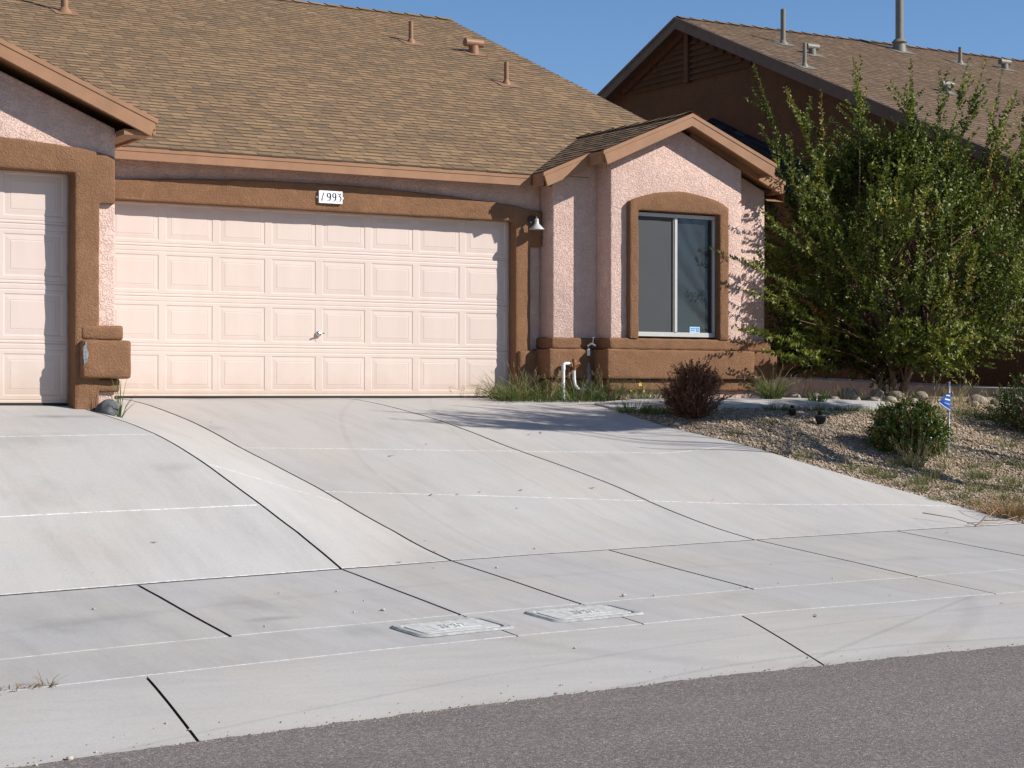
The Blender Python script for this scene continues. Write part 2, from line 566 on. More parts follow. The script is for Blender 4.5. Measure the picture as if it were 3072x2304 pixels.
M_ROCK = plain('dark_lava_rock', (0.10, 0.10, 0.10), 0.9, var=0.55, scale=14, bmp=0.9)


def glass_mat():
    m, nt, b = mat('window_glass')
    v = coords(nt)
    b.inputs['Base Color'].default_value = (0.028, 0.029, 0.03, 1)
    b.inputs['Roughness'].default_value = 0.06
    b.inputs['Specular IOR Level'].default_value = 0.75
    bump(nt, b, noise_t(nt, v, 2.5, 2), 0.06, 0.02)
    return m


M_GLASS = glass_mat()

# ------------------------------------------------------------------ lie of the land


def pchip(tab):
    """dense table of a monotone cubic through tab"""
    xs, ys = [p[0] for p in tab], [p[1] for p in tab]
    n = len(xs)
    d = [(ys[i + 1] - ys[i]) / (xs[i + 1] - xs[i]) for i in range(n - 1)]
    m_ = [d[0]] + [0 if d[i - 1] * d[i] <= 0 else 2 * d[i - 1] * d[i] / (d[i - 1] + d[i]) for i in range(1, n - 1)] + [d[-1]]
    out = []
    for i in range(n - 1):
        h = xs[i + 1] - xs[i]
        for k in range(8):
            q = k / 8
            out.append((xs[i] + q * h, (2 * q ** 3 - 3 * q * q + 1) * ys[i] + (q ** 3 - 2 * q * q + q) * h * m_[i] + (-2 * q ** 3 + 3 * q * q) * ys[i + 1] + (q ** 3 - q * q) * h * m_[i + 1]))
    return out + [tab[-1]]


def quad(c, x):
    t = max(-7.0, min(9.0, x + 4.0))
    return c[0] + c[1] * t + c[2] * t * t


def cD(x): return quad((-6.577, .1619, -.0082), x)      # front end of the driveway
def cE(x): return quad((-8.40, .112, -.0114), x)        # front of the sidewalk
def cG(x): return quad((-9.14, .0897, -.0132), x)       # back of the gutter
def cA(x): return quad((-10.20, .058, -.0142), x)       # edge of the asphalt


PR = [(0, 0), (.05, -.015), (.10, -.045), (.18, -.115), (.27, -.205), (.36, -.32), (.45, -.45), (.6, -.65), (.7, -.79), (.83, -1.0), (.93, -1.13), (1, -1.2)]
PL = [(0, -.05), (.36, -.05), (.40, -.085), (.47, -.14), (.57, -.235), (.70, -.46), (.80, -.70), (.90, -.96), (.96, -1.1), (1, -1.2)]
PY = [(0, .02), (.10, .0), (.2, -.03), (.3, -.085), (.38, -.18), (.46, -.31), (.55, -.46), (.7, -.74), (.85, -1.0), (.94, -1.13), (1, -1.2)]


PR, PL, PY = pchip(PR), pchip(PL), pchip(PY)


def sstep(t):
    t = max(0.0, min(1.0, t))
    return t * t * (3 - 2 * t)


def ground(x, y):
    d = cD(x)
    if y >= d:
        s = max(0.0, y / d)
        rr = interp(PR, s)
        if x < -3.9:                                     # the strip between the two drives twists from one slope to the other
            a, b = jL1(y), jL2(y)
            t = max(0.0, min(1.0, (x - a) / (b - a)))
            return lerp(interp(PL, s), rr, t * .8 + .2 * sstep(t))
        if x > .3:
            return lerp(rr, interp(PY, s), sstep((x - .2) / 1.5))
        return rr
    e = cE(x)
    if y >= e:
        return lerp(-1.2, -1.345, (y - d) / (e - d))
    g = cG(x)
    if y >= g:
        return lerp(-1.345, -1.40, (y - e) / (g - e))
    a = cA(x)
    if y >= a:
        t = (y - g) / (a - g)
        return -1.40 - .18 * (t ** 1.15)
    return -1.58 - min(.02, .005 * (a - y))


REDGE = [(-5.85, 2.72), (-5.24, 2.50), (-4.79, 2.25), (-4.38, 1.94), (-3.76, 1.54), (-3.23, 1.28), (-2.85, 1.10), (-2.41, .92), (-1.91, .84), (-1.36, .84), (-.9, 1.05), (-.3, 1.05)]


def redge(y): return interp(REDGE, y)
JL1 = [(-7.2, -5.03), (-6.74, -5.055), (-6.13, -5.12), (-5.17, -5.32), (-3.88, -5.54), (-2.78, -5.65), (0, -5.9)]
JL2 = [(-7.2, -4.04), (-6.55, -4.055), (-5.62, -4.06), (-4.72, -4.15), (-3.05, -4.25), (-1.2, -4.375), (0, -4.46)]
JL3 = [(-7.0, -.72), (-6.14, -.815), (-4.44, -1.08), (-2.94, -1.37), (-1.12, -1.68), (0, -1.88)]
def jL1(y): return interp(JL1, y)
def jL2(y): return interp(JL2, y)
def jL3(y): return interp(JL3, y)


class Slab:
    """a sheet of paving whose rows follow the cross lines and whose columns follow the joints"""

    def __init__(self):
        self.mb = MB()

    def add(self, left, right, rows, nsub, ncol, gap=0.014, tint=0.5, sealed=(), front_line=0.0, skirt=0.07, dz=0.0, jag=0.0, mi=0, front=2):
        seq = []                                         # (key, t within it, offset, seal flag to the next row)
        for k in range(len(rows) - 1):
            n = nsub[k] if hasattr(nsub, '__len__') else nsub
            for j in range(n + 1):
                last = k == len(rows) - 2 and j == n
                if j == 0 and k > 0:
                    continue
                if j == n and not last and (k + 1) in sealed:
                    seq.append((k, 1.0, 0.007, True))
                    seq.append((k, 1.0, -0.007, False))
                elif last and front_line:
                    seq.append((k, 1.0, front_line + gap / 2, True))
                    seq.append((k, 1.0, gap / 2, False))
                else:
                    off = gap / 2 if last else (-gap / 2 if (k == 0 and j == 0) else 0)
                    seq.append((k, j / n, off, False))
        cols = ncol + 1
        V = []
        for ri, (k, t, off, _) in enumerate(seq):
            for c in range(cols):
                w = c / ncol
                x = -2.0
                for _i in range(6):
                    y = lerp(rows[k](x), rows[k + 1](x), t) + off
                    x = lerp(left(y) + gap / 2, right(y) - gap / 2, w)
                y = lerp(rows[k](x), rows[k + 1](x), t) + off
                if jag and ri == 0:
                    y += jag * (noise.noise(Vector((x * 6, 1.7, 0))) + 0.7 * noise.noise(Vector((x * 23, 4.7, 0))))
                # slight waviness of a hand-finished edge
                wob = 0.0025 * noise.noise(Vector((x * 5.0, y * 5.0, 3.0)))
                V.append((x + wob, y + wob, ground(x, y) + dz + 0.004 * noise.noise(Vector((x * 1.3, y * 1.3, 8.0)))))
        F, MI = [], []
        nr = len(seq)
        for a in range(nr - 1):
            for c in range(ncol):
                F.append((a * cols + c, (a + 1) * cols + c, (a + 1) * cols + c + 1, a * cols + c + 1))
                MI.append(1 if seq[a][3] else mi)
        ring = [c for c in range(cols)] + [a * cols + ncol for a in range(1, nr)] + [(nr - 1) * cols + c for c in range(ncol - 1, -1, -1)] + [a * cols for a in range(nr - 2, 0, -1)]
        base = len(V)
        if skirt:
            V += [(V[i][0], V[i][1], V[i][2] - skirt) for i in ring]
            m_ = len(ring)
            for i in range(m_):
                F.append((ring[i], ring[(i + 1) % m_], base + (i + 1) % m_, base + i))
                MI.append(front if (i < ncol or ncol + nr - 1 <= i < 2 * ncol + nr - 1) else 2)
        n0 = len(self.mb.v)
        self.mb.v += V
        for q, mm in zip(F, MI):
            self.mb.f.append([n0 + i for i in q])
            self.mb.m.append(mm)
            self.mb.t.append(tint)

    def build(self, name, mats):
        o = self.mb.build(name, mats, smooth=True, tint=True)
        o.data.set_sharp_from_angle(angle=R(40))
        return tag(o, kind='structure')


def const(v): return lambda _=0: v


# terrain below everything, out to the horizon
t = MB()
prof = [(-900, -1.75), (-60, -1.75), (-11, -1.75), (-7, -1.5), (2, -.25), (60, -.25), (900, -.25)]
for (y0, z0), (y1, z1) in zip(prof, prof[1:]):
    t.add([(-900, y0, z0), (900, y0, z0), (900, y1, z1), (-900, y1, z1)], [(0, 1, 2, 3)])
tag(t.build('terrain', M_EARTH), kind='structure')

s = Slab()
C1 = lambda x: (.443 + (x + 4.2) * .0188) * cD(x)
C2 = lambda x: (.69 + (x + 4.05) * .0305) * cD(x)
C0 = lambda x: .60 * cD(x)
C2L = lambda x: .835 * cD(x)
s.add(const(-12.0), jL1, [const(-2.5), C0, C2L, cD], [24, 24, 20], 30, 0.024, 0.46, (1, 2), 0.011)
s.add(jL1, jL2, [const(-.16), C1, lambda x: lerp(C2(x), C2L(x), .35), cD], [44, 24, 24], 14, 0.024, 0.62, (2,), 0.010)
s.add(jL2, jL3, [const(-.02), C1, C2, cD], [44, 24, 24], 22, 0.024, 0.53, (1, 2), 0.009)
s.add(jL3, redge, [lambda x: -.02 if x < .1 else -.02 - (x - .1) * .93, C1, C2, cD], [18, 14, 14], 18, 0.024, 0.56, (1, 2), 0.011)
s.build('driveway', [M_DRIVE, M_SEAL, M_FILL])

s = Slab()
joints = [const(-12.0), const(-9.2), lambda y: -6.70 + .02 * (y + 7.2), lambda y: jL1(-6.75) + .0 * y + .22 - .25 * 0 - .0, lambda y: -4.055, lambda y: -2.475, lambda y: -.80, lambda y: .965, const(2.7), const(4.5), const(6.3), const(14.0)]
joints[3] = lambda y: -5.055 - .0 * y
tints = [.42, .40, .46, .52, .55, .53, .52, .5, .5, .5, .5]
for a in range(len(joints) - 1):
    s.add(joints[a], joints[a + 1], [cD, cE], 8, 8, 0.024, tints[a], (), 0.011, front=0)
sj = [const(-12.0), joints[3], joints[4], joints[6], const(2.7), const(14.0)]
for a, tn in zip(range(len(sj) - 1), (.40, .47, .50, .50, .5)):
    s.add(sj[a], sj[a + 1], [cE, cG], 5, 14, 0.014, tn, (), 0.015, front=0)
s.build('sidewalk', [M_WALK, M_SEAL, M_FILL])

s = Slab()
gj = [const(-14.0), lambda y: -7.55 + .08 * (y + 9.64), lambda y: -3.23 + .18 * (y + 9.07), const(.9), const(14.0)]
for a, tn in zip(range(4), (.5, .5, .54, .5)):
    s.add(gj[a], gj[a + 1], [cG, lambda x: lerp(cG(x), cA(x), .93), lambda x: cA(x) - .03], [10, 2], 20, 0.018, tn, front=0)
g = s.build('gutter', [M_GUTTER, M_SEAL, M_FILL])

s = Slab()
s.add(const(-11.0), const(4.0), [cA, lambda x: cA(x) - .25, lambda x: cA(x) - 3, const(-40.0)], [3, 4, 6], 520, 0.0, .5, (), 0, 0.03, 0.004, 0.022)
s.add(const(-90.0), const(-11.0), [cA, const(-40.0)], 4, 10, 0.0, .5, (), 0, 0.03, 0.004)
s.add(const(4.0), const(90.0), [cA, const(-40.0)], 4, 10, 0.0, .5, (), 0, 0.03, 0.004)
s.build('road', [M_ASPHALT, M_SEAL, M_ASPHALT])

s = Slab()
s.add(lambda y: redge(y) if y < -.9 else (1.05 if y < -.5 else -.0), const(14.0), [const(6.0), const(-.95), const(-2.4), cD], [8, 8, 16], 60, 0.0, .5, (), 0, 0.0, -0.012)
s.add(const(-40.0), const(-12.02), [const(6.0), cD], 8, 6, 0.0, .5, (), 0, 0.0, -0.012)
s.add(const(14.0), const(60.0), [const(6.0), cD], 8, 6, 0.0, .5, (), 0, 0.0, -0.012)
s.add(const(-40.0), const(60.0), [const(60.0), const(6.0)], 3, 6, 0.0, .5, (), 0, 0.0, -0.012)
s.build('gravel_yard', [M_GRAVEL, M_GRAVEL])

# walk that turns from the driveway along the front of the house
s = MB()


def slabpoly(mb, pts, top, thick):
    n = len(pts)
    vs = [(x, y, ground(x, y) + top) for x, y in pts] + [(x, y, ground(x, y) + top - thick) for x, y in pts]
    mb.add(vs, [tuple(range(n)), tuple(reversed(range(n, 2 * n)))] + [(i, n + i, n + (i + 1) % n, (i + 1) % n) for i in range(n)], 0, .55)


def dens(a, b, n): return [(lerp(a[0], b[0], k / n), lerp(a[1], b[1], k / n)) for k in range(n)]


for lft, rgt, top in (((0.86, -1.05, -1.52), (2.0, -1.05, -1.86), .022), ((2.012, -1.05, -1.86), (3.25, -1.02, -1.92), .026), ((3.262, -.88, -1.92), (4.75, -1.62, -2.04), .03)):
    for k in range(5):
        a, b = k / 5, (k + 1) / 5
        xa, xb = lerp(lft[0], rgt[0], a), lerp(lft[0], rgt[0], b)
        s_pts = [(xa, lerp(lft[2], rgt[2], a)), (xb, lerp(lft[2], rgt[2], b)), (xb, lerp(lft[1], rgt[1], b)), (xa, lerp(lft[1], rgt[1], a))]
        m1 = [(xa, (s_pts[0][1] + s_pts[3][1]) / 2), (xb, (s_pts[1][1] + s_pts[2][1]) / 2)]
        slabpoly(s, [s_pts[0], s_pts[1], m1[1], m1[0]], top, .12)
        slabpoly(s, [m1[0], m1[1], s_pts[2], s_pts[3]], top, .12)
tag(s.build('front_path', [M_DRIVE], tint=True), kind='structure')

# concrete strip beside the neighbouring house
s = MB()
zz = [(9.5, .40), (4.83, .30), (1.4, .17), (-.8, .115), (-3.2, .06)]
for (ya, za), (yb, zb) in zip(zz, zz[1:]):
    s.add([(8.2, ya, za), (8.2, yb, zb), (9.6, yb, zb), (9.6, ya, za), (8.2, ya, za - .45), (8.2, yb, zb - .45), (9.6, yb, zb - .45), (9.6, ya, za - .45)],
          [(0, 1, 2, 3), (0, 4, 5, 1), (1, 5, 6, 2)], 0, .5)
tag(s.build('side_walkway', [M_WALK], tint=True), kind='structure')

# ------------------------------------------------------------------ roof shingles


def shingles(mb, O, U, V, ulen, vlen, clip=None, seed=1, mi=0, expo=0.143, lo=0.13, hi=0.29):
    O, U, V = Vector(O), Vector(U).normalized(), Vector(V).normalized()
    Nn = U.cross(V).normalized()
    if Nn.z < 0:
        Nn = -Nn
    rd = random.Random(seed)
    nrow = int(math.ceil(vlen / expo))
    for i in range(nrow):
        v0, v1 = i * expo, min((i + 1) * expo + .004, vlen)
        ua, ub = clip(v0) if clip else (0, ulen)
        x = ua - rd.random() * .3
        tooth = rd.random() < .5
        ph = rd.random()
        while x < ub:
            w = rd.uniform(lo, hi) if tooth else rd.uniform(lo * .8, hi * .8)
            a, b = max(x, ua), min(x + w, ub)
            if b - a > .01:
                th = .014 if tooth else .009
                tn = min(1, max(0, (rd.choice((.9, .85, .75, .6, .45, .3)) if tooth else rd.choice((.8, .55, .35, .2, .12))) + rd.uniform(-.1, .1)))
                dv = rd.uniform(-.003, .003)
                P = lambda uu, vv, h: O + U * uu + V * vv + Nn * h
                q = [P(a, v0 + dv, th), P(b, v0 + dv, th), P(b, v1, .002), P(a, v1, .002), P(a, v0 + dv, -.004), P(b, v0 + dv, -.004)]
                mb.add(q, [(0, 1, 2, 3)], mi, tn)
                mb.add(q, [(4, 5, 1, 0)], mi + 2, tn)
                g_ = .0045                                # dark slit between tabs
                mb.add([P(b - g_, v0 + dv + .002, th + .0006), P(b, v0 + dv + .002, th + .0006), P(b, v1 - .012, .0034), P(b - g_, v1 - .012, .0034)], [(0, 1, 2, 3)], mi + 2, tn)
            x += w
            tooth = not tooth


P5 = 5 / 12
EZ, EY = 2.617, -.35           # main eave
RY, RZ = 8.54, EZ + P5 * (8.54 - EY)

house = empty('house', (0, 0, 0), 'pink stucco house with brown trim, tan shingle roof and two garage doors', 'house')

# ------- walls
w = MB()
w.prism_y([(-5.365, -.3), (-4.60, -.3), (-4.60, 2.11), (.36, 2.11), (.36, -.3), (.715, -.3), (.715, 2.70), (-5.365, 2.70)], -.09, .10)   # around the wide garage door
CX = 2.335
PK = 3.405                                               # peak of the little gable, top of its roof
# room block right of the garage, with its gable, and the bay in front of it
w.prism_y([(.715, -.3), (3.86, -.3), (3.86, 2.60), (CX, 2.60 + (CX - .715) * P5), (.715, 2.60)], -.375, .12)
w.box(.716, 3.859, .12, 17.2, -.3, 2.60)
w.box(-8.7, .719, .30, 17.2, -.3, 2.60)
w.prism_y([(1.32, -.3), (1.63, -.3), (1.63, 2.235), (2.915, 2.235), (2.915, -.3), (3.255, -.3), (3.255, 2.80), (CX, 2.80 + (CX - 1.32) * P5), (1.32, 2.80)], -.685, -.376)
w.box(1.631, 2.914, -.683, -.376, -.3, .70)
# gable end of the main roof
w.prism_x([(.2, 2.6), (17.2, 2.6), (8.54, 6.15)], 3.6, 3.858)
# left garage block
LX = -5.37
LCX = -7.035
w.prism_y([(-8.7, -.3), (-8.24, -.3), (-8.24, 2.06), (-5.735, 2.06), (-5.735, -.3), (LX, -.3), (LX, 2.45), (LCX, 2.45 + 1.665 * P5), (-8.7, 2.45)], -2.675, -2.40)
w.box(LX - .2, LX - .001, -2.40, -.091, -.3, 2.45)
w.box(-8.7, -8.5, -2.40, .3, -.3, 2.45)
w.build('wall', M_PINK, house, bevel=.018, seg=3, smooth='auto')


# ------- brown stucco trim
def arch(x0, x1, z_end, z_mid, n=16):
    """points of an arched top edge from x1 back to x0"""
    return [(lerp(x1, x0, k / n), z_end + (z_mid - z_end) * (1 - (2 * k / n - 1) ** 2)) for k in range(n + 1)]


def trim(name, polys, y0, y1, rough=.006):
    mb = MB()
    for p in polys:
        mb.prism_y(p, y0, y1)
    return mb.build(name, M_BROWN, house, bevel=.016, seg=2, rough=rough, smooth=True)


# wide door: arched lintel and right pier with an ear
trim('door_surround', [[(-5.2, 2.075)] + [(.335, 2.075), (.335, -.2), (.54, -.2), (.54, 1.785), (.700, 1.785), (.700, 2.20)] + arch(-5.2, .700, 2.225, 2.375)[1:]], -.160, .004)
# left door: lintel, right pier
trim('door_surround', [[(-8.4, 2.025), (-5.755, 2.025), (-5.755, -.2), (-5.53, -.2), (-5.53, 1.76), (-5.385, 1.76), (-5.385, 2.185)] + arch(-8.4, -5.385, 2.20, 2.31)[1:]], -2.725, -2.514)
# window: sides and arched head, sill stays open
trim('window_surround', [[(1.545, .70), (1.67, .70), (1.67, 2.225), (2.865, 2.225), (2.865, .70), (3.00, .70), (3.00, 2.315)] + arch(1.545, 3.00, 2.33, 2.475)[1:]], -.765, -.555)

# stepped base courses: small, big, cap
b = MB()


def base_block(x0, x1, y0, y1, z=0.0, k=1.0):
    b.box(x0 - .055 * k, x1 + .055 * k, y0 - .055, y1, .085 + z, .225 + z)
    b.box(x0 - .115 * k, x1 + .115 * k, y0 - .115, y1, .226 + z, .575 + z)
    b.box(x0 - .055 * k, x1 + .055 * k, y0 - .065, y1, .576 + z, .71 + z)


base_block(1.32, 3.255, -.685, -.30)
base_block(.715, 3.86, -.375, .0, 0.002)
b.box(.36, .66, -.215, .0, -.2, .555)
bo = b.build('wall_base', M_BROWN, house, bevel=.022, seg=2, rough=.006, smooth=True)
b = MB()
b.box(-5.705, -5.335, -2.725, -2.3, .07, .19)
b.box(-5.71, -5.255, -2.80, -2.3, .191, .535)
b.box(-5.70, -5.31, -2.735, -2.3, .536, .668)
b.build('wall_base', M_BROWN, house, bevel=.025, seg=2, rough=.006, smooth=True)
# chipped corner of that base
p = MB()
poly = []
for k in range(16):
    a = 2 * math.pi * k / 16
    rr = 1 + .8 * noise.noise(Vector((k * 1.7, 2, 5)))
    poly.append((-5.682 + .024 * rr * math.cos(a), .425 + .10 * rr * math.sin(a)))
p.prism_y(poly, -2.806, -2.78)
po = p.build('plaster_chip', M_PLASTER, house)
po['label'] = 'grey patch of bare plaster on the corner of the brown base'

# ------- roof
rf = MB()
XL, XR = -9.2, 4.19
sl = math.hypot(1, P5)
shingles(rf, (XL, EY - .02, EZ - .008), (1, 0, 0), (0, 1, P5), XR - XL, (RY - EY) * sl, seed=3)
rf.add([(XL, EY, EZ - .012), (XR, EY, EZ - .012), (XR, RY, RZ - .012), (XL, RY, RZ - .012), (XL, 17.5, EZ), (XR, 17.5, EZ),
        (XL, EY, EZ - .13), (XR, EY, EZ - .13), (XR, RY, RZ - .15), (XL, RY, RZ - .15), (XL, 17.5, EZ - .13), (XR, 17.5, EZ - .13)],
       [(0, 1, 2, 3), (3, 2, 5, 4), (1, 7, 8, 2), (2, 8, 11, 5), (7, 6, 9, 8), (8, 9, 10, 11)], 1, .4)
for k in range(46):                                       # ridge caps
    x = XL + k * .292
    if x > XR - .1:
        break
    for sg in (-1, 1):
        rf.add([(x, RY, RZ + .030), (x + .33, RY, RZ + .014), (x + .33, RY + sg * .15, RZ - .045), (x, RY + sg * .15, RZ - .030)], [(0, 1, 2, 3)], 0, random.uniform(.2, .9))
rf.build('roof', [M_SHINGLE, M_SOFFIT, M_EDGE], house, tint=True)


def gable_roof(name, cx, half, pk, yf, yb, step=None, seed=5, half2=None):
    """roof with its ridge along Y; step=(half, y) pushes a narrower front part further out"""
    mb = MB()
    for sg in (-1, 1):
        hf = half2 if (half2 and sg > 0) else half
        sh = (step[2] if sg > 0 else step[0]) if step else 0
        ze = pk - hf * P5
        O = (cx + sg * hf, yf, ze)
        vl = hf * sl
        vs = (hf - sh) * sl if step else 0

        def clip(v, vs=vs):
            y0 = step[1] if step and v >= vs - .02 else yf
            return (y0 - yf, yb - yf)
        shingles(mb, O, (0, 1, 0), (-sg, 0, P5), yb - yf, vl, clip, seed + sg)
        for (h0, ya) in ([(hf, yf)] + ([(sh, step[1])] if step else [])):
            z0 = pk - h0 * P5
            q = [(cx + sg * h0, ya, z0 - .014), (cx, ya, pk - .014), (cx, yb, pk - .014), (cx + sg * h0, yb, z0 - .014)]
            if ya != yf:
                q = [(cx + sg * h0, ya, z0 - .016), (cx, ya, pk - .016), (cx, yf + .02, pk - .016), (cx + sg * h0, yf + .02, z0 - .016)]
            q2 = [(x, y, z - .09) for x, y, z in q]
            mb.add(q + q2, [(0, 1, 2, 3), (4, 7, 6, 5), (0, 3, 7, 4), (0, 4, 5, 1)], 1, .4)
    y0 = step[1] if step else yf
    k = 0
    while y0 + k * .28 < yb:
        y = y0 + k * .28
        for sg in (-1, 1):
            mb.add([(cx, y, pk + .028), (cx, y + .32, pk + .014), (cx + sg * .14, y + .32, pk - .04), (cx + sg * .14, y, pk - .028)], [(0, 1, 2, 3)], 0, random.uniform(.2, .9))
        k += 1
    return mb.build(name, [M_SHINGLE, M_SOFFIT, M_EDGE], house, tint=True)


gable_roof('roof', CX, 1.885, PK, -.58, 2.1, step=(1.265, -.90, 1.265), seed=21, half2=1.66)
gable_roof('roof', LCX, 1.955, 3.345, -2.925, 1.6, seed=31)


# ------- fascia boards
def rake(mb, cx, half, pk, y, sides=(-1, 1), h=.155, th=.035, inner=0.0):
    for sg in sides:
        zi = pk - inner * P5
        zo = pk - half * P5
        xi, xo = cx + sg * inner, cx + sg * half
        mb.add([(xi, y, zi - .03), (xo, y, zo - .03), (xo - sg * .05, y, zo - h - .01), (xi, y, zi - h),
                (xi, y + th, zi - .03), (xo, y + th, zo - .03), (xo - sg * .05, y + th, zo - h - .01), (xi, y + th, zi - h)],
               [(0, 1, 2, 3), (7, 6, 5, 4), (0, 4, 5, 1), (1, 5, 6, 2), (2, 6, 7, 3)])
        # raised moulding above the board
        mb.add([(xi, y - .007, zi - .004), (xo + sg * .012, y - .007, zo - .006), (xo + sg * .012, y - .007, zo - .052), (xi, y - .007, zi - .052),
                (xi, y + th, zi - .004), (xo + sg * .012, y + th, zo - .006), (xo + sg * .012, y + th, zo - .052), (xi, y + th, zi - .052)],
               [(0, 1, 2, 3), (0, 4, 5, 1), (1, 5, 6, 2), (2, 6, 7, 3)])


def eave(mb, x, y0, y1, z, h=.15, th=.03, sg=1):
    """board along Y under the low edge of a gable roof"""
    x += sg * .005
    mb.box(min(x, x - sg * th), max(x, x - sg * th), y0, y1, z - h, z - .03)
    mb.box(min(x + sg * .006, x - sg * .02), max(x + sg * .006, x - sg * .02), y0, y1, z - .051, z - .008)


fa = MB()
fa.box(-5.10, .43, EY - .004, EY + .03, EZ - .145, EZ - .04)
fa.box(-5.10, .43, EY - .011, EY + .028, EZ - .056, EZ - .010)
fa.build('fascia', M_FASCIA, house, bevel=.003, seg=1)
fa = MB()
rake(fa, CX, 1.265, PK, -.922)
rake(fa, CX, 1.885, PK, -.602, (-1,), inner=.2)
rake(fa, CX, 1.66, PK, -.602, (1,), inner=.2)
eave(fa, CX - 1.265, -.885, -.55, PK - 1.265 * P5, sg=-1)
eave(fa, CX + 1.265, -.885, -.55, PK - 1.265 * P5, sg=1)
eave(fa, CX - 1.885, -.565, -.34, PK - 1.885 * P5, sg=-1)
eave(fa, CX + 1.66, -.565, 1.2, PK - 1.66 * P5, sg=1)
fa.build('fascia', M_FASCIA, house, bevel=.003, seg=1)
fa = MB()
rake(fa, LCX, 1.955, 3.345, -2.947)
eave(fa, LCX + 1.955, -2.91, -.40, 3.345 - 1.955 * P5, sg=1)
fa.build('fascia', M_FASCIA, house, bevel=.003, seg=1)
so = MB()                                                # soffit under the left garage eave
so.box(LX + .002, LCX + 1.925, -2.90, -.36, 2.405, 2.42)
so.box(LX + .002, LCX + 1.925, -2.905, -2.68, 2.37, 2.404)
so.build('soffit', M_SOFFIT, house)


# ------- garage doors
def garage_door(name, x0, ncol, y, zb, hx=None):
    root = MB()
    W = ncol * .6096
    root.box(x0 - .03, x0 + W + .03, y + .012, y + .05, zb + .02, zb + 2.13)      # backing behind the sections
    d = root.build(name, M_DOOR, house)
    H = .5325
    for rI in range(4):
        mb = MB()
        z0 = zb + .02 + rI * H
        zs = [0, .004, .020, .028, .036, .066]           # ribs near the meeting rail
        ys = [.007, 0, 0, .0035, 0, 0]
        zt = [.441, .470, .478, .486, .505, .520, .528, H]
        yt = [0, 0, .0035, 0, 0, 0, .002, .007]
        prof_z = zs + zt
        prof_y = ys + yt
        for (za, ya), (zb_, yb_) in zip(zip(prof_z, prof_y), zip(prof_z[1:], prof_y[1:])):
            if (za, zb_) == (.066, .441):
                continue
            mb.add([(x0, y + ya, z0 + za), (x0 + W, y + ya, z0 + za), (x0 + W, y + yb_, z0 + zb_), (x0, y + yb_, z0 + zb_)], [(0, 1, 2, 3)])
        pz0, pz1 = z0 + .066, z0 + .441
        xs = x0
        for c in range(ncol):
            xa = x0 + c * .6096 + .040
            xb = xa + .5296
            mb.add([(xs, y, pz0), (xa, y, pz0), (xa, y, pz1), (xs, y, pz1)], [(0, 1, 2, 3)])
            rings = [(0, 0), (.007, .0045), (.014, .005), (.055, .002), (.058, .004), (.062, .0018), (.070, .001)]
            prev = None
            for ins, dep in rings:
                rg = [(xa + ins, y + dep, pz0 + ins), (xb - ins, y + dep, pz0 + ins), (xb - ins, y + dep, pz1 - ins), (xa + ins, y + dep, pz1 - ins)]
                if prev:
                    mb.add(prev + rg, [(k, (k + 1) % 4, 4 + (k + 1) % 4, 4 + k) for k in range(4)])
                prev = rg
            mb.add(prev, [(0, 1, 2, 3)])
            xs = xb
        mb.add([(xs, y, pz0), (x0 + W, y, pz0), (x0 + W, y, pz1), (xs, y, pz1)], [(0, 1, 2, 3)])
        mb.build('door_section', M_DOOR, d)
    sl_ = MB()
    sl_.box(x0 - .02, x0 + W + .02, y - .006, y + .03, zb - .03, zb + .018)
    sl_.build('bottom_seal', M_DARK, d)
    if hx is not None:
        hb = MB()
        hb.lathe([(.0, -.022), (.028, -.022), (.032, -.012), (.032, 0)], (hx, y, .715), 'y', 14)
        hb.tube([(hx - .045, y - .045, .700), (hx - .01, y - .05, .716), (hx + .05, y - .05, .724)], .009, 8)
        hb.tube([(hx, y - .018, .715), (hx, y - .05, .718)], .008, 8)
        hb.build('handle', M_STEEL, d, smooth=True)
    return d


garage_door('garage_door', -4.560, 8, .0, .0, -2.13)
garage_door('garage_door', -8.205, 4, -2.52, -.05)

# ------- bay window
win = MB()
wx0, wx1, wz0, wz1, wy = 1.67, 2.865, .735, 2.215, -.655
win.box(wx0, wx1, wy + .045, wy + .06, wz0, wz1)
wo = win.build('window', M_DARK, house)
fr = MB()
fr.box(wx0, wx1, wy - .01, wy + .044, wz0, wz0 + .055)
fr.box(wx0, wx1, wy - .01, wy + .044, wz1 - .045, wz1)
fr.box(wx0, wx0 + .030, wy - .01, wy + .044, wz0 + .056, wz1 - .046)
fr.box(wx1 - .028, wx1, wy - .01, wy + .044, wz0 + .056, wz1 - .046)
fr.box(2.253, 2.295, wy - .018, wy + .044, wz0 + .056, wz1 - .046)
fr.build('window_frame', M_WHITE, wo, bevel=.004, seg=1)
sc_ = MB()
sc_.box(2.236, 2.2525, wy - .008, wy + .02, wz0 + .056, wz1 - .046)
sc_.box(1.7005, 1.712, wy - .004, wy + .02, wz0 + .056, wz1 - .046)
sc_.build('screen_frame', M_VENTGREY, wo)
pn = MB()
pn.box(1.7125, 2.2355, wy + .008, wy + .012, wz0 + .056, wz1 - .046)
po = pn.build('screen', M_SCREEN, wo)
po['label'] = 'dark insect screen over the left half of the window'
pn = MB()
pn.box(2.2955, 2.8365, wy + .022, wy + .027, wz0 + .056, wz1 - .046)
pn.build('pane', M_GLASS, wo)
st = MB()
st.box(2.505, 2.655, wy + .0185, wy + .0215, wz0 + .058, wz0 + .128, 0)
st.box(2.518, 2.590, wy + .0165, wy + .0183, wz0 + .100, wz0 + .112, 1)
st.box(2.518, 2.582, wy + .0165, wy + .0183, wz0 + .076, wz0 + .088, 1)
st.box(2.602, 2.644, wy + .0165, wy + .0183, wz0 + .070, wz0 + .115, 1)
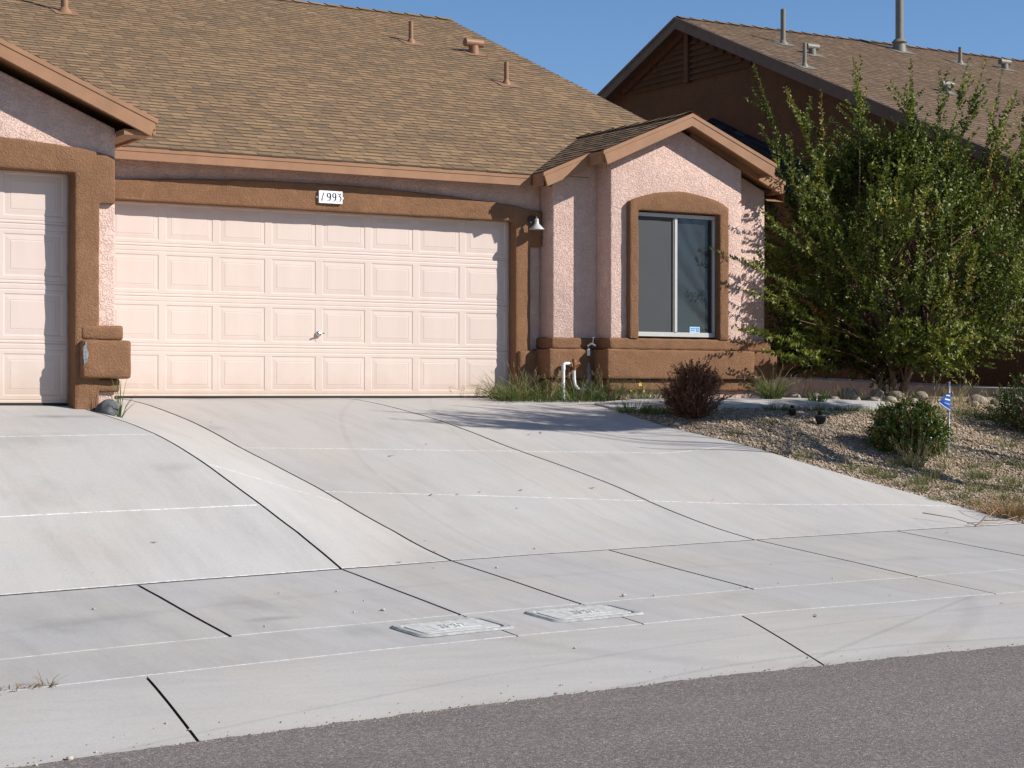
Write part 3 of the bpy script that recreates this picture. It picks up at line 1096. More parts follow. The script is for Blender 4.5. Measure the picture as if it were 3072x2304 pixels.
st.box(2.613, 2.632, wy + .0150, wy + .0163, wz0 + .084, wz0 + .102, 0)
so_ = st.build('sticker', [M_LBLUE, M_MBLUE], wo)

# ------- house number
nb = MB()
nx0, nx1, nz0, nz1, ny = -2.21, -1.927, 2.157, 2.294, -.192
nb.box(nx0, nx1, ny, -.158, nz0, nz1)
for k in (1, 2, 3):
    xx = nx0 + .018 + k * .0625
    nb.box(xx - .0012, xx + .0012, ny - .0015, ny, nz0 + .014, nz1 - .014, 1)
nb.box(nx0 - .022, nx0, -.172, -.158, nz0 + .055, nz0 + .075)
nb.box(nx1, nx1 + .022, -.172, -.158, nz0 + .055, nz0 + .075)
no = nb.build('house_number', [M_TILE, M_VENTGREY], house)


def stroke(mb, pts, ws, y):
    L_, R_ = [], []
    for i, (x, z) in enumerate(pts):
        a, c = pts[max(i - 1, 0)], pts[min(i + 1, len(pts) - 1)]
        dx, dz = c[0] - a[0], c[1] - a[1]
        l = math.hypot(dx, dz) or 1
        nx, nz = -dz / l, dx / l
        L_.append((x + nx * ws[i] / 2, z + nz * ws[i] / 2))
        R_.append((x - nx * ws[i] / 2, z - nz * ws[i] / 2))
    for i in range(len(pts) - 1):
        q = [L_[i], R_[i], R_[i + 1], L_[i + 1]]
        mb.add([(x, y, z) for x, z in q] + [(x, y + .0015, z) for x, z in q], [(0, 1, 2, 3), (0, 4, 5, 1), (2, 6, 7, 3), (1, 5, 6, 2), (3, 7, 4, 0)])


def digit(ch, x, z, h, y):
    mb = MB()
    S = lambda p: [(x + a * h, z + c * h) for a, c in p]
    if ch == '1':
        pts = [(.34, 1.0), (.27, .8), (.17, .55), (.10, .3), (.06, .02)]
        stroke(mb, S(pts), [.12 * h, .11 * h, .10 * h, .12 * h, .15 * h], y)
    elif ch == '9':
        ring = [(.28 + .20 * math.cos(a), .72 + .26 * math.sin(a)) for a in np.linspace(0, 2 * math.pi, 21)]
        stroke(mb, S(ring), [(.055 + .10 * abs(math.cos(a))) * h for a in np.linspace(0, 2 * math.pi, 21)], y)
        tail = [(.49, .70), (.49, .52), (.45, .30), (.36, .12), (.24, .03), (.12, .05), (.07, .13)]
        stroke(mb, S(tail), [.14 * h, .15 * h, .14 * h, .10 * h, .06 * h, .05 * h, .04 * h], y)
    else:
        stroke(mb, S([(.02, .86), (.08, .97), (.20, .90), (.34, .93), (.46, 1.0)]), [.05 * h, .08 * h, .09 * h, .07 * h, .05 * h], y)
        stroke(mb, S([(.46, 1.0), (.34, .80), (.17, .61)]), [.05 * h, .10 * h, .05 * h], y)
        stroke(mb, S([(.15, .62), (.30, .64), (.43, .52), (.46, .33), (.38, .14), (.22, .02)]), [.05 * h, .09 * h, .14 * h, .14 * h, .11 * h, .05 * h], y)
        stroke(mb, S([(-.08, .03), (.03, .09)]), [.08 * h, .04 * h], y)
    return mb.build('digit', M_INK, no)


for k, ch in enumerate('1993'):
    digit(ch, nx0 + .026 + k * .0655, nz0 + .022, .092, ny - .0018)

# ------- wall lamp
lb = MB()
lb.lathe([(.0, -.03), (.05, -.03), (.055, -.012), (.055, 0)], (.545, -.162, 2.10), 'y', 16)
lb.tube([(.545, -.185, 2.10), (.545, -.245, 2.135), (.545, -.28, 2.125), (.545, -.285, 2.10)], .011, 8)
lo_ = lb.build('wall_lamp', M_LAMPARM, house, smooth='auto')
ls = MB()
ls.lathe([(.008, .125), (.022, .115), (.026, .065), (.030, .058), (.088, .0), (.090, -.006), (.086, -.004), (.03, .05)], (.545, -.285, 1.985), 'z', 24)
ls.build('lamp_shade', M_WHITE, lo_, smooth='auto')


# ------- roof vents
def vent_pipe(parent, x, y, h, m, pitch=P5, z=None, rad=.038):
    mb = MB()
    zb = z if z is not None else EZ + P5 * (y - EY)
    mb.tube([(x, y, zb - .05), (x, y, zb + h)], rad, 14)
    mb.lathe([(rad * 2.3, -.03), (rad * 1.7, .02), (rad * 1.2, .055), (rad * 1.02, .065)], (x, y, zb), 'z', 16)
    mb.add([(x - .17, y - .20, zb - .20 * pitch + .016), (x + .17, y - .20, zb - .20 * pitch + .016), (x + .17, y + .16, zb + .16 * pitch + .016), (x - .17, y + .16, zb + .16 * pitch + .016)], [(0, 1, 2, 3)])
    return mb.build('vent_pipe', m, parent, smooth='auto')


def tee_vent(parent, x, y, m, z=None, s=1.0, pitch=P5):
    mb = MB()
    zb = z if z is not None else EZ + P5 * (y - EY)
    mb.lathe([(.085 * s, -.05), (.075 * s, .12 * s)], (x, y, zb), 'z', 16)
    mb.lathe([(.0, -.155 * s), (.062 * s, -.155 * s), (.066 * s, -.15 * s), (.066 * s, .15 * s), (.062 * s, .155 * s), (0, .155 * s)], (x, y, zb + .165 * s), 'x', 18)
    mb.add([(x - .17, y - .18, zb - .18 * pitch + .016), (x + .17, y - .18, zb - .18 * pitch + .016), (x + .17, y + .16, zb + .16 * pitch + .016), (x - .17, y + .16, zb + .16 * pitch + .016)], [(0, 1, 2, 3)])
    return mb.build('roof_vent', m, parent, smooth='auto')


vent_pipe(house, -3.21, 5.85, 1.0, M_VENT, rad=.05)
vent_pipe(house, 2.31, 6.30, .33, M_VENT, rad=.036)
vent_pipe(house, 2.73, 4.14, .32, M_VENT, rad=.034)
tee_vent(house, 3.24, 6.0, M_VENT)

# ------------------------------------------------------------------ neighbour
NX = 8.95                                                # rake plane
NRY, NRZ = 8.62, 6.86
NEY = -.85
nz = lambda y: NRZ - P5 * (NRY - y)
nbr = empty('neighbour_house', (9.2, -.4, 0), 'dark brown stucco house next door with louvred gable vent and grey roof pipes', 'house')
w = MB()
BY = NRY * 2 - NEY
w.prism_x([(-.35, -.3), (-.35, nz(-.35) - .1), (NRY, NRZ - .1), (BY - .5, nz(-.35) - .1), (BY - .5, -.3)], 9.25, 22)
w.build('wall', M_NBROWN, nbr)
rf = MB()
shingles(rf, (NX, NEY, nz(NEY)), (1, 0, 0), (0, 1, P5), 13, (NRY - NEY) * sl, seed=77)
rf.add([(NX, NEY, nz(NEY) - .012), (22, NEY, nz(NEY) - .012), (22, NRY, NRZ - .012), (NX, NRY, NRZ - .012), (NX, BY, nz(NEY)), (22, BY, nz(NEY)),
        (NX, NEY, nz(NEY) - .12), (NX, NRY, NRZ - .12), (NX, BY, nz(NEY) - .12), (22, NEY, nz(NEY) - .12), (22, NRY, NRZ - .12), (22, BY, nz(NEY) - .12)],
       [(0, 1, 2, 3), (3, 2, 5, 4), (6, 7, 10, 9), (7, 8, 11, 10), (0, 3, 7, 6), (3, 4, 8, 7)], 1, .4)
for k in range(46):
    x = NX + k * .29
    for sg in (-1, 1):
        rf.add([(x, NRY, NRZ + .030), (x + .33, NRY, NRZ + .014), (x + .33, NRY + sg * .15, NRZ - .045), (x, NRY + sg * .15, NRZ - .030)], [(0, 1, 2, 3)], 0, random.uniform(.2, .9))
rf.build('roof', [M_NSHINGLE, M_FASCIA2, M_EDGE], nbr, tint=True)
fa = MB()
for sg, y1 in ((1, NEY), (-1, BY)):
    z1 = nz(NEY)
    fa.add([(NX - .035, NRY, NRZ - .01), (NX - .035, y1, z1 - .01), (NX - .035, y1, z1 - .21), (NX - .035, NRY, NRZ - .21),
            (NX, NRY, NRZ - .01), (NX, y1, z1 - .01), (NX, y1, z1 - .21), (NX, NRY, NRZ - .21)],
           [(0, 1, 2, 3), (0, 4, 5, 1), (3, 2, 6, 7), (1, 5, 6, 2)])
    fa.add([(NX - .055, NRY, NRZ + .004), (NX - .055, y1, z1 + .004), (NX - .055, y1, z1 - .05), (NX - .055, NRY, NRZ - .05),
            (NX, NRY, NRZ + .004), (NX, y1, z1 + .004), (NX, y1, z1 - .05), (NX, NRY, NRZ - .05)],
           [(0, 1, 2, 3), (0, 4, 5, 1), (3, 2, 6, 7), (1, 5, 6, 2)])
fa.build('fascia', M_FASCIA2, nbr)
# louvred gable vent
gv = MB()
gx = 9.25
zb_, zt_ = 5.74, 6.60
hw = (zt_ - zb_) / P5


def tri_bar(mb, y0, z0, y1, z1, wd, x0, x1):
    d = Vector((0, y1 - y0, z1 - z0)).normalized()
    n_ = Vector((0, -d.z, d.y)) * wd
    q = [(y0, z0), (y1, z1), (y1 + n_.y, z1 + n_.z), (y0 + n_.y, z0 + n_.z)]
    mb.prism_x(q, x0, x1)


tri_bar(gv, NRY - hw, zb_, NRY, zt_, .13, gx - .09, gx - .001)
tri_bar(gv, NRY + hw, zb_, NRY, zt_, -.13, gx - .09, gx - .001)
gv.prism_x([(NRY - .06, zb_ - .05), (NRY + .06, zb_ - .05), (NRY + .06, zt_ + .12), (NRY - .06, zt_ + .12)], gx - .10, gx - .001)
go = gv.build('gable_vent', M_NBROWN, nbr)
nsl = 7
sm = MB()
for k in range(nsl):
    z0 = zb_ + k * .108
    h_ = hw * (1 - (z0 + .09 - zb_) / (zt_ - zb_))
    if h_ < .1:
        break
    sm.add([(gx - .07, NRY - h_, z0), (gx - .07, NRY + h_, z0), (gx - .012, NRY + h_, z0 + .085), (gx - .012, NRY - h_, z0 + .085),
            (gx - .07, NRY - h_, z0 - .015), (gx - .07, NRY + h_, z0 - .015), (gx - .012, NRY + h_, z0 + .07), (gx - .012, NRY - h_, z0 + .07)],
           [(0, 1, 2, 3), (4, 7, 6, 5), (0, 4, 5, 1), (3, 2, 6, 7)])
sm.build('louvre', M_NBROWN, go)
# low lean-to roof against the side wall
ln = MB()
A, B_ = Vector((9.26, 7.93, 4.98)), Vector((9.26, 3.9, 3.32))
for k in range(7):
    o0, o1 = -.10 * k, -.10 * (k + 1) - .004
    dz0, dz1 = -.055 * k, -.055 * (k + 1)
    n_ = 16
    for j in range(n_):
        a, b2 = A.lerp(B_, j / n_), A.lerp(B_, (j + 1) / n_)
        ln.add([(a.x + o0, a.y, a.z + dz0), (b2.x + o0, b2.y, b2.z + dz0), (b2.x + o1, b2.y, b2.z + dz1 + .012), (a.x + o1, a.y, a.z + dz1 + .012), (b2.x + o1, b2.y, b2.z + dz1 - .01), (a.x + o1, a.y, a.z + dz1 - .01)], [(0, 1, 2, 3), (3, 2, 4, 5)], 0, random.random())
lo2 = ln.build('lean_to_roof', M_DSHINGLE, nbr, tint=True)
lo2['label'] = 'dark shingled lean-to roof against the shaded side wall'

nzp = lambda y: nz(y)
vent_pipe(nbr, 10.3, 7.25, .62, M_VENTGREY, z=nzp(7.25), rad=.045)
vent_pipe(nbr, 9.25, 5.38, .40, M_VENTGREY, z=nzp(5.38), rad=.034)
vent_pipe(nbr, 14.76, 7.42, .32, M_VENTGREY, z=nzp(7.42), rad=.036)
fl = MB()
fx, fy = 13.77, 8.03
fl.tube([(fx, fy, nzp(fy) - .1), (fx, fy, nzp(fy) + 2.4)], .076, 18)
fl.lathe([(.14, -.04), (.115, .12), (.125, .14), (.15, .16), (.095, .22), (.09, .22)], (fx, fy, nzp(fy)), 'z', 20)
fl.add([(fx - .25, fy - .25, nzp(fy - .25) + .016), (fx + .25, fy - .25, nzp(fy - .25) + .016), (fx + .25, fy + .2, nzp(fy + .2) + .016), (fx - .25, fy + .2, nzp(fy + .2) + .016)], [(0, 1, 2, 3)])
fl.build('flue_pipe', M_VENTGREY, nbr, smooth='auto')
for (x, y) in ((10.38, 6.54), (15.95, 7.43), (11.66, 4.54)):
    tee_vent(nbr, x, y, M_VENTGREY, z=nzp(y), s=.85)


# ------------------------------------------------------------------ things on the ground
def rounded_rect(cx, cy, L_, W_, rad, ang, n=6):
    pts = []
    for sx, sy, a0 in ((1, 1, 0), (-1, 1, 90), (-1, -1, 180), (1, -1, 270)):
        for k in range(n + 1):
            a = R(a0 + 90 * k / n)
            px, py = sx * (L_ / 2 - rad) + rad * math.cos(a), sy * (W_ / 2 - rad) + rad * math.sin(a)
            pts.append((cx + px * math.cos(ang) - py * math.sin(ang), cy + px * math.sin(ang) + py * math.cos(ang)))
    return pts


def ring_face(mb, A_, B2, ha, hb):
    n = len(A_)
    mb.add([(x, y, ground(x, y) + ha) for x, y in A_] + [(x, y, ground(x, y) + hb) for x, y in B2], [(k, (k + 1) % n, n + (k + 1) % n, n + k) for k in range(n)])


def cap_face(mb, A_, h):
    mb.add([(x, y, ground(x, y) + h) for x, y in A_], [tuple(range(len(A_)))])


# letters as little strokes on a 1x1 cell
GL = {'W': [[(0, 1), (.25, 0), (.5, .7), (.75, 0), (1, 1)]], 'A': [[(0, 0), (.5, 1), (1, 0)], [(.25, .4), (.75, .4)]], 'T': [[(0, 1), (1, 1)], [(.5, 1), (.5, 0)]],
      'E': [[(1, 1), (0, 1), (0, 0), (1, 0)], [(0, .5), (.8, .5)]], 'R': [[(0, 0), (0, 1), (.9, 1), (.9, .5), (0, .5)], [(.4, .5), (1, 0)]],
      'M': [[(0, 0), (0, 1), (.5, .3), (1, 1), (1, 0)]]}


def meter_box(cx, cy, L_, W_, ang, label, panel):
    e = empty('meter_box', (cx, cy, ground(cx, cy)), label, 'meter box', 'utility meter boxes set in the pavement')
    A_ = rounded_rect(cx, cy, L_, W_, .07, ang)
    B2 = rounded_rect(cx, cy, L_ - .03, W_ - .03, .06, ang)
    C_ = rounded_rect(cx, cy, L_ - .11, W_ - .09, .05, ang)
    D_ = rounded_rect(cx, cy, L_ - .125, W_ - .105, .045, ang)
    mb = MB()
    ring_face(mb, A_, B2, .002, .014)
    ring_face(mb, B2, C_, .014, .012)
    ring_face(mb, C_, D_, .012, -.01)
    mb.build('rim', M_LIDRIM, e, smooth='auto')
    mb = MB()
    E_ = rounded_rect(cx, cy, L_ - .14, W_ - .118, .04, ang)
    F_ = rounded_rect(cx, cy, L_ - .155, W_ - .133, .035, ang)
    ring_face(mb, E_, F_, -.01, .011)
    cap_face(mb, F_, .011)
    lid = mb.build('lid', M_LID, e, smooth='auto')
    mb = MB()
    G_ = rounded_rect(cx + .01, cy, L_ * .46, W_ * .36, .01, ang)
    H_ = rounded_rect(cx + .01, cy, L_ * .45, W_ * .34, .01, ang)
    ring_face(mb, G_, H_, .0112, .0135)
    cap_face(mb, H_, .0135)
    for row, (word, cw) in enumerate((('WATER', .026), ('METER', .030))):
        x0 = -len(word) * (cw + .012) / 2
        for k, ch in enumerate(word):
            for ln_ in GL[ch]:
                for (a, c), (a2, c2) in zip(ln_, ln_[1:]):
                    q = []
                    for (aa, cc) in ((a, c), (a2, c2)):
                        lx = x0 + k * (cw + .012) + aa * cw
                        ly = .028 - row * .052 - .018 + cc * .036
                        q.append((cx + .01 + lx * math.cos(ang) - ly * math.sin(ang), cy + lx * math.sin(ang) + ly * math.cos(ang)))
                    z0 = ground(*q[0]) + .0145
                    mb.tube([(q[0][0], q[0][1], z0), (q[1][0], q[1][1], ground(*q[1]) + .0145)], .003, 5)
    mb.build('label_panel', panel, lid)
    return e


meter_box(-5.315, -8.895, .74, .385, .145, 'pale concrete meter box lid nearer the left, with a grey raised centre panel', M_LIDPANEL)
meter_box(-4.235, -8.72, .77, .40, .125, 'pale plain meter box lid further right along the pavement', M_LID)


def rock(name, c, rx, ry, rz, m, seed, label=None, cat=None, group=None, sub=3, amp=.22, flat=.35):
    bm = bmesh.new()
    bmesh.ops.create_icosphere(bm, subdivisions=sub, radius=1)
    for v in bm.verts:
        n_ = noise.noise(v.co * 1.1 + Vector((seed * 7.3, seed * 1.7, 0))) + .4 * noise.noise(v.co * 2.7 + Vector((seed, 3, 1)))
        v.co *= 1 + amp * n_
        if v.co.z < -flat:
            v.co.z = -flat
        v.co = Vector((v.co.x * rx, v.co.y * ry, (v.co.z + flat) * rz))
    rot = Matrix.Rotation(seed * 1.3, 3, 'Z')
    bmesh.ops.transform(bm, matrix=rot.to_4x4(), verts=bm.verts)
    me = bpy.data.meshes.new(name)
    bm.to_mesh(me)
    bm.free()
    me.materials.append(m)
    me.polygons.foreach_set('use_smooth', [True] * len(me.polygons))
    o = bpy.data.objects.new(name, me)
    o.location = c
    COL.objects.link(o)
    return tag(o, label, cat, group)


rk = rock('rock', (-5.50, -2.86, ground(-5.5, -2.86) - .005), .125, .10, .10, M_ROCK, 3, 'dark grey lava rock against the foot of the brown garage pier', 'rock', amp=.28)
rk.rotation_euler = (0, R(-8), R(40))

# river rocks in the swale between the houses
RIV = 'river rocks in the swale between the houses'
riv_label = 'rounded tan river rock in the pile along the swale between the houses'
spots = [(4.05, -.72, .17), (4.25, -.90, .15), (4.40, -1.08, .13), (4.62, -1.22, .12), (4.85, -1.30, .13), (5.0, -1.42, .17), (4.9, -.75, .24), (5.25, -.9, .20),
         (5.6, -.85, .22), (5.45, -1.35, .12), (5.9, -1.0, .2), (6.35, -1.55, .22), (6.62, -1.62, .16), (6.95, -1.55, .24), (7.2, -1.65, .12), (6.75, -2.0, .24), (7.0, -2.1, .18),
         (7.3, -2.15, .25), (6.5, -2.05, .15), (7.5, -1.85, .22), (6.1, -1.75, .12), (7.6, -2.4, .24), (6.15, -2.0, .12), (7.1, -2.5, .16)]
for k, (x, y, s_) in enumerate(spots):
    lab = riv_label
    if k == 5:
        lab = 'large pale rounded river rock left of the tree trunks, behind the path'
    rock('river_rock', (x, y, ground(x, y) - .02), s_ * .62, s_ * .5, s_ * random.uniform(.36, .5), M_RIVER, 20 + k, lab, 'rock', RIV, 2, .16, .5)


# small landscape spot lights
def spot(x, y, ang, sc, label):
    z = ground(x, y)
    e = empty('landscape_light', (x, y, z), label, 'garden light', 'low garden spot lights in the gravel')
    mb = MB()
    mb.lathe([(.0, .0), (.036 * sc, .0), (.062 * sc, .05 * sc), (.066 * sc, .10 * sc), (.06 * sc, .115 * sc), (.0, .118 * sc)], (x, y, z), 'z', 16)
    mb.build('body', M_BLACK, e, smooth='auto')
    mb = MB()
    mb.lathe([(.030 * sc, .112 * sc), (.034 * sc, .15 * sc), (.028 * sc, .158 * sc), (0, .158 * sc)], (x, y, z), 'z', 14)
    mb.build('cap', M_BLACK, e, smooth='auto')
    mb = MB()
    mb.lathe([(.0665 * sc, .098 * sc), (.068 * sc, .102 * sc), (.0665 * sc, .106 * sc)], (x, y, z), 'z', 16)
    mb.build('rim', M_VENTGREY, e, smooth=True)


spot(2.77, -2.26, 0, .72, 'smaller black garden spot light in the gravel, nearer the path')
spot(2.89, -2.61, 0, .95, 'larger black garden spot light in the gravel, nearer the driveway')

# stake with a blue alarm-company style sign
sx, sy = 3.83, -3.66
sz = ground(sx, sy)
e = empty('yard_sign', (sx, sy, sz), 'thin white stake with a small blue and white sign beside the round bush', 'sign')
mb = MB()
mb.tube([(sx, sy, sz - .05), (sx + .012, sy, sz + .3), (sx + .02, sy, sz + .80)], .0095, 8)
mb.build('stake', M_PVC, e, smooth=True)
mb = MB()
dxs, dys = -.62, -.78                                      # the panel is turned almost edge on to the street
P2 = lambda a, zz, o: (sx + .018 - .80 * a - o * .38, sy + .10 * a - .012 - o * .92, sz + zz)
poly = [(-.005, .47), (.115, .52), (.20, .565), (.12, .63), (-.005, .685)]


def plate(mb, pl, o0, o1, mi):
    n = len(pl)
    mb.add([P2(a, z_, o0) for a, z_ in pl] + [P2(a, z_, o1) for a, z_ in pl], [tuple(range(n)), tuple(reversed(range(n, 2 * n)))] + [(i, (i + 1) % n, n + (i + 1) % n, n + i) for i in range(n)], mi)


plate(mb, poly, .0, .006, 0)
plate(mb, [(.0, .478), (.115, .528), (.19, .570), (.178, .576), (.113, .541), (.0, .492)], .0064, .0076, 1)
plate(mb, [(.005, .590), (.095, .606), (.085, .618), (.005, .606)], .0064, .0076, 1)
plate(mb, [(.005, .640), (.075, .648), (.065, .658), (.005, .652)], .0064, .0076, 1)
plate(mb, [(.010, .545), (.10, .566), (.10, .574), (.010, .556)], .0064, .0076, 2)
mb.build('sign_panel', [M_BLUE, M_TILE, M_LBLUE], e)

# irrigation pipes by the room corner
gz = ground(.75, -.55)
e = empty('irrigation_valve', (.85, -.55, gz), 'rusty irrigation valve on two white plastic risers in front of the brown base', 'pipe')
mb = MB()
mb.tube([(.751, -.55, gz - .05), (.751, -.55, .36), (.757, -.55, .39), (.775, -.55, .405), (.835, -.55, .405)], .019, 12)
mb.lathe([(.024, -.03), (.024, .03)], (.751, -.55, .36), 'z', 12)
mb.build('riser_pipe', M_PVC, e, smooth='auto')
mb = MB()
mb.tube([(.90, -.55, .34), (.90, -.55, .22), (.915, -.55, .15), (.945, -.55, .115), (1.05, -.53, .10), (1.14, -.51, .10)], .019, 12)
mb.build('riser_pipe', M_PVC, e, smooth='auto')
mb = MB()
mb.lathe([(0, -.075), (.024, -.075), (.026, -.03), (.034, -.02), (.034, .02), (.026, .03), (.022, .06), (0, .062)], (.90, -.55, .40), 'z', 12)
mb.tube([(.83, -.55, .405), (.97, -.55, .40)], .018, 10)
mb.tube([(.97, -.57, .385), (.97, -.53, .425)], .014, 8)
mb.tube([(.86, -.575, .36), (.86, -.54, .435)], .012, 8)
mb.tube([(.94, -.59, .37), (.90, -.55, .41)], .010, 8)
mb.build('valve', M_RUST, e, smooth='auto')
e = empty('hose_tap', (1.14, -.50, ground(1.14, -.5)), 'hose tap on a dark riser wrapped in grey plastic beside the bay', 'tap')
mb = MB()
mb.tube([(1.135, -.50, .0), (1.135, -.50, .60)], .016, 10)
mb.build('riser_pipe', M_RUST, e, smooth='auto')
mb = MB()
mb.lathe([(.055, .0), (.046, .15), (.022, .40), (.018, .41)], (1.137, -.50, .005), 'z', 12)
mb.build('wrap', M_VENTGREY, e, smooth='auto')
mb = MB()
mb.lathe([(.020, .50), (.021, .575), (.018, .578)], (1.135, -.50, .0), 'z', 10)
mb.build('collar', M_PVC, e, smooth='auto')
mb = MB()
mb.tube([(1.12, -.50, .61), (1.16, -.53, .64), (1.20, -.55, .615)], .015, 8)
mb.tube([(1.175, -.53, .64), (1.180, -.535, .715)], .007, 6)
mb.lathe([(.0, 0), (.018, .0), (.018, .008), (0, .008)], (1.180, -.535, .71), 'z', 10)
mb.build('tap_head', M_STEEL, e, smooth='auto')


# ------------------------------------------------------------------ foliage
def mesh_np(name, V, F, T, m, parent=None, loc=(0, 0, 0)):
    me = bpy.data.meshes.new(name)
    nv, nf = len(V), len(F)
    k = F.shape[1]
    me.vertices.add(nv)
    me.vertices.foreach_set('co', V.astype(np.float32).ravel())
    me.loops.add(nf * k)
    me.loops.foreach_set('vertex_index', F.astype(np.int32).ravel())
    me.polygons.add(nf)
    me.polygons.foreach_set('loop_start', np.arange(0, nf * k, k, dtype=np.int32))
    me.polygons.foreach_set('loop_total', np.full(nf, k, dtype=np.int32))
    me.update(calc_edges=True)
    at = me.attributes.new('tint', 'FLOAT', 'FACE')
    at.data.foreach_set('value', T.astype(np.float32))
    me.materials.append(m)
    o = bpy.data.objects.new(name, me)
    COL.objects.link(o)
    if parent:
        o.parent = parent
    return o


def unit(a):
    return a / np.maximum(1e-9, np.linalg.norm(a, axis=-1, keepdims=True))


def leaf_quads(P, D, L, W, tint, curl=.25):
    """diamond leaves: base P, direction D"""
    n = len(P)
    rnd = unit(rng.normal(size=(n, 3)))
    S = unit(np.cross(D, rnd))
    U_ = np.cross(S, D)
    L, W = L[:, None], W[:, None]
    mid = P + D * L * .45
    v0 = P
    v1 = mid + S * W * .5 + U_ * W * curl
    v2 = P + D * L - U_ * L * .12
    v3 = mid - S * W * .5 + U_ * W * curl
    V = np.stack([v0, v1, v2, v3], 1).reshape(-1, 3)
    i = np.arange(n)[:, None] * 4
    F = np.concatenate([i + np.array([[0, 1, 2]]), i + np.array([[0, 2, 3]])], 1).reshape(-1, 3)
    return V, F, np.repeat(tint, 2)


def make_tree(name, base, axis_top, env, n_twigs, twig_len, leaf, label, cat, group=None, seed=1, sprays=(), loose=0.0, trunks=5, tint0=.4, hmin=0.0):
    """env: (height above base, radius); sprays: (x, y, z, length) long shoots"""
    global rng
    rng = np.random.default_rng(seed)
    rd = random.Random(seed)
    e = empty(name, base, label, cat, group)
    H = env[-1][0]
    Rz = lambda h: interp(env, h)
    # trunks
    tb = MB()
    tips = []
    for k in range(trunks):
        a = 2 * math.pi * k / trunks + rd.uniform(-.4, .4)
        r0 = .07 + .10 * rd.random()
        p = Vector((r0 * math.cos(a), r0 * math.sin(a), -.05))
        pts, rad = [p.copy()], [.052]
        d = Vector((.25 * math.cos(a), .25 * math.sin(a), 1)).normalized()
        hh = H * rd.uniform(.55, .8)
        for j in range(9):
            d = (d + Vector((rd.uniform(-.12, .12), rd.uniform(-.12, .12), 0)) + .05 * Vector((math.cos(a), math.sin(a), 0))).normalized()
            p = p + d * hh / 9
            pts.append(p.copy())
            rad.append(.052 * (1 - .09 * (j + 1)))
        tb.tube([q + Vector(base) for q in pts], rad, 8)
        tips.append(pts)
    tb.build('trunk', M_BARK, e, smooth=True)
    P_, D_, LL, WW, TT = [], [], [], [], []
    bb = MB()
    starts = []
    for i in range(n_twigs):
        h = max(hmin, H * rd.random() ** .95 * .95 + .03 * H)
        if h == hmin:
            h += rd.random() * .35
        rr = Rz(h) * math.sqrt(rd.random()) ** .8
        a = rd.uniform(0, 2 * math.pi)
        # lumps and hollows in the outline
        lump = 1 + .22 * noise.noise(Vector((math.cos(a) * 1.6, math.sin(a) * 1.6, h * 1.1 + seed)))
        c = Vector((rr * lump * math.cos(a), rr * lump * math.sin(a), h))
        if noise.noise(c * 1.5 + Vector((seed, 0, 0))) < -.28 + loose:
            continue
        out = Vector((math.cos(a), math.sin(a), 0))
        d = (out * rd.uniform(.2, 1.0) + Vector((0, 0, rd.uniform(.3, 1.4) if h > .3 * H else rd.uniform(-.25, .7))) + Vector((rd.uniform(-.5, .5), rd.uniform(-.5, .5), rd.uniform(-.2, .2)))).normalized()
        starts.append((c, d, rd.uniform(*twig_len)))
    for (x, y, z, dx, dy, dz, l) in sprays:
        starts.append((Vector((x, y, z)), Vector((dx, dy, dz)).normalized(), l))
    for c, d, l in starts:
        n = max(5, int(l / (leaf * .42)))
        bend = Vector((rd.uniform(-.3, .3), rd.uniform(-.3, .3), rd.uniform(-.35, .15)))
        ts = np.linspace(0, 1, n)
        pts = np.array(c)[None] + np.array(d)[None] * (ts * l)[:, None] + np.array(bend)[None] * (ts ** 2 * l * .35)[:, None]
        tint = min(.9, max(.05, tint0 + rd.gauss(0, .14) + .5 * noise.noise(c * 1.5 + Vector((3, seed, 8)))))
        rare = rd.random()
        if rare < .03:
            tint = rd.uniform(.9, .97)
        for sd in (0, 1):
            m_ = n
            rnd = rng.normal(size=(m_, 3)) * .55
            perp = unit(np.cross(np.array(d)[None], rng.normal(size=(1, 3))))
            Dd = unit(np.array(d)[None] * .6 + perp * (1 if sd else -1) + rnd)
            P_.append(pts)
            D_.append(Dd)
            s_ = leaf * (1 - .35 * ts) * rng.uniform(.75, 1.2, m_)
            LL.append(s_)
            WW.append(s_ * rng.uniform(.48, .68, m_))
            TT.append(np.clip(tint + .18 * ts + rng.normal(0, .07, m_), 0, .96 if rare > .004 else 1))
        if rd.random() < .10 or l > .75:
            bb.tube([Vector(pts[0]) + Vector(base), Vector(pts[n // 2]) + Vector(base), Vector(pts[-1]) + Vector(base)], [.005, .0035, .0015], 4, caps=False)
    # limbs that carry the twigs
    for c, d, l in starts[::16]:
        tp = rd.choice(tips)
        j = min(len(tp) - 1, max(1, int(len(tp) * (c.z / H) * .8)))
        q = tp[j]
        mid = q.lerp(c, .55) + Vector((0, 0, .08))
        bb.tube([q + Vector(base), mid + Vector(base), c + Vector(base)], [.016, .010, .005], 5, caps=False)
    bb.build('branches', M_TWIG if seed % 2 else M_BARK, e, smooth=True)
    V, F, T = leaf_quads(np.concatenate(P_), np.concatenate(D_), np.concatenate(LL), np.concatenate(WW), np.concatenate(TT))
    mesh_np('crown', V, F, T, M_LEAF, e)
    return e


TB = (6.12, -.25, ground(6.12, -.25))
rv = (r.x, r.y)                                           # sideways direction seen from the street
spr = []


def spray(x0, y0, z, dx, dy, dz, l, shoots):
    spr.append((x0, y0, z, dx, dy, dz, l))
    nn = math.sqrt(dx * dx + dy * dy + dz * dz)
    for q in range(shoots):                               # side shoots
        t_ = random.uniform(.05, .65) * l / nn
        spr.append((x0 + dx * t_, y0 + dy * t_, z + dz * t_, dx + random.uniform(-.8, .8) * nn, dy + random.uniform(-.8, .8) * nn, dz + random.uniform(-.3, .3) * nn, random.uniform(.25, .6)))


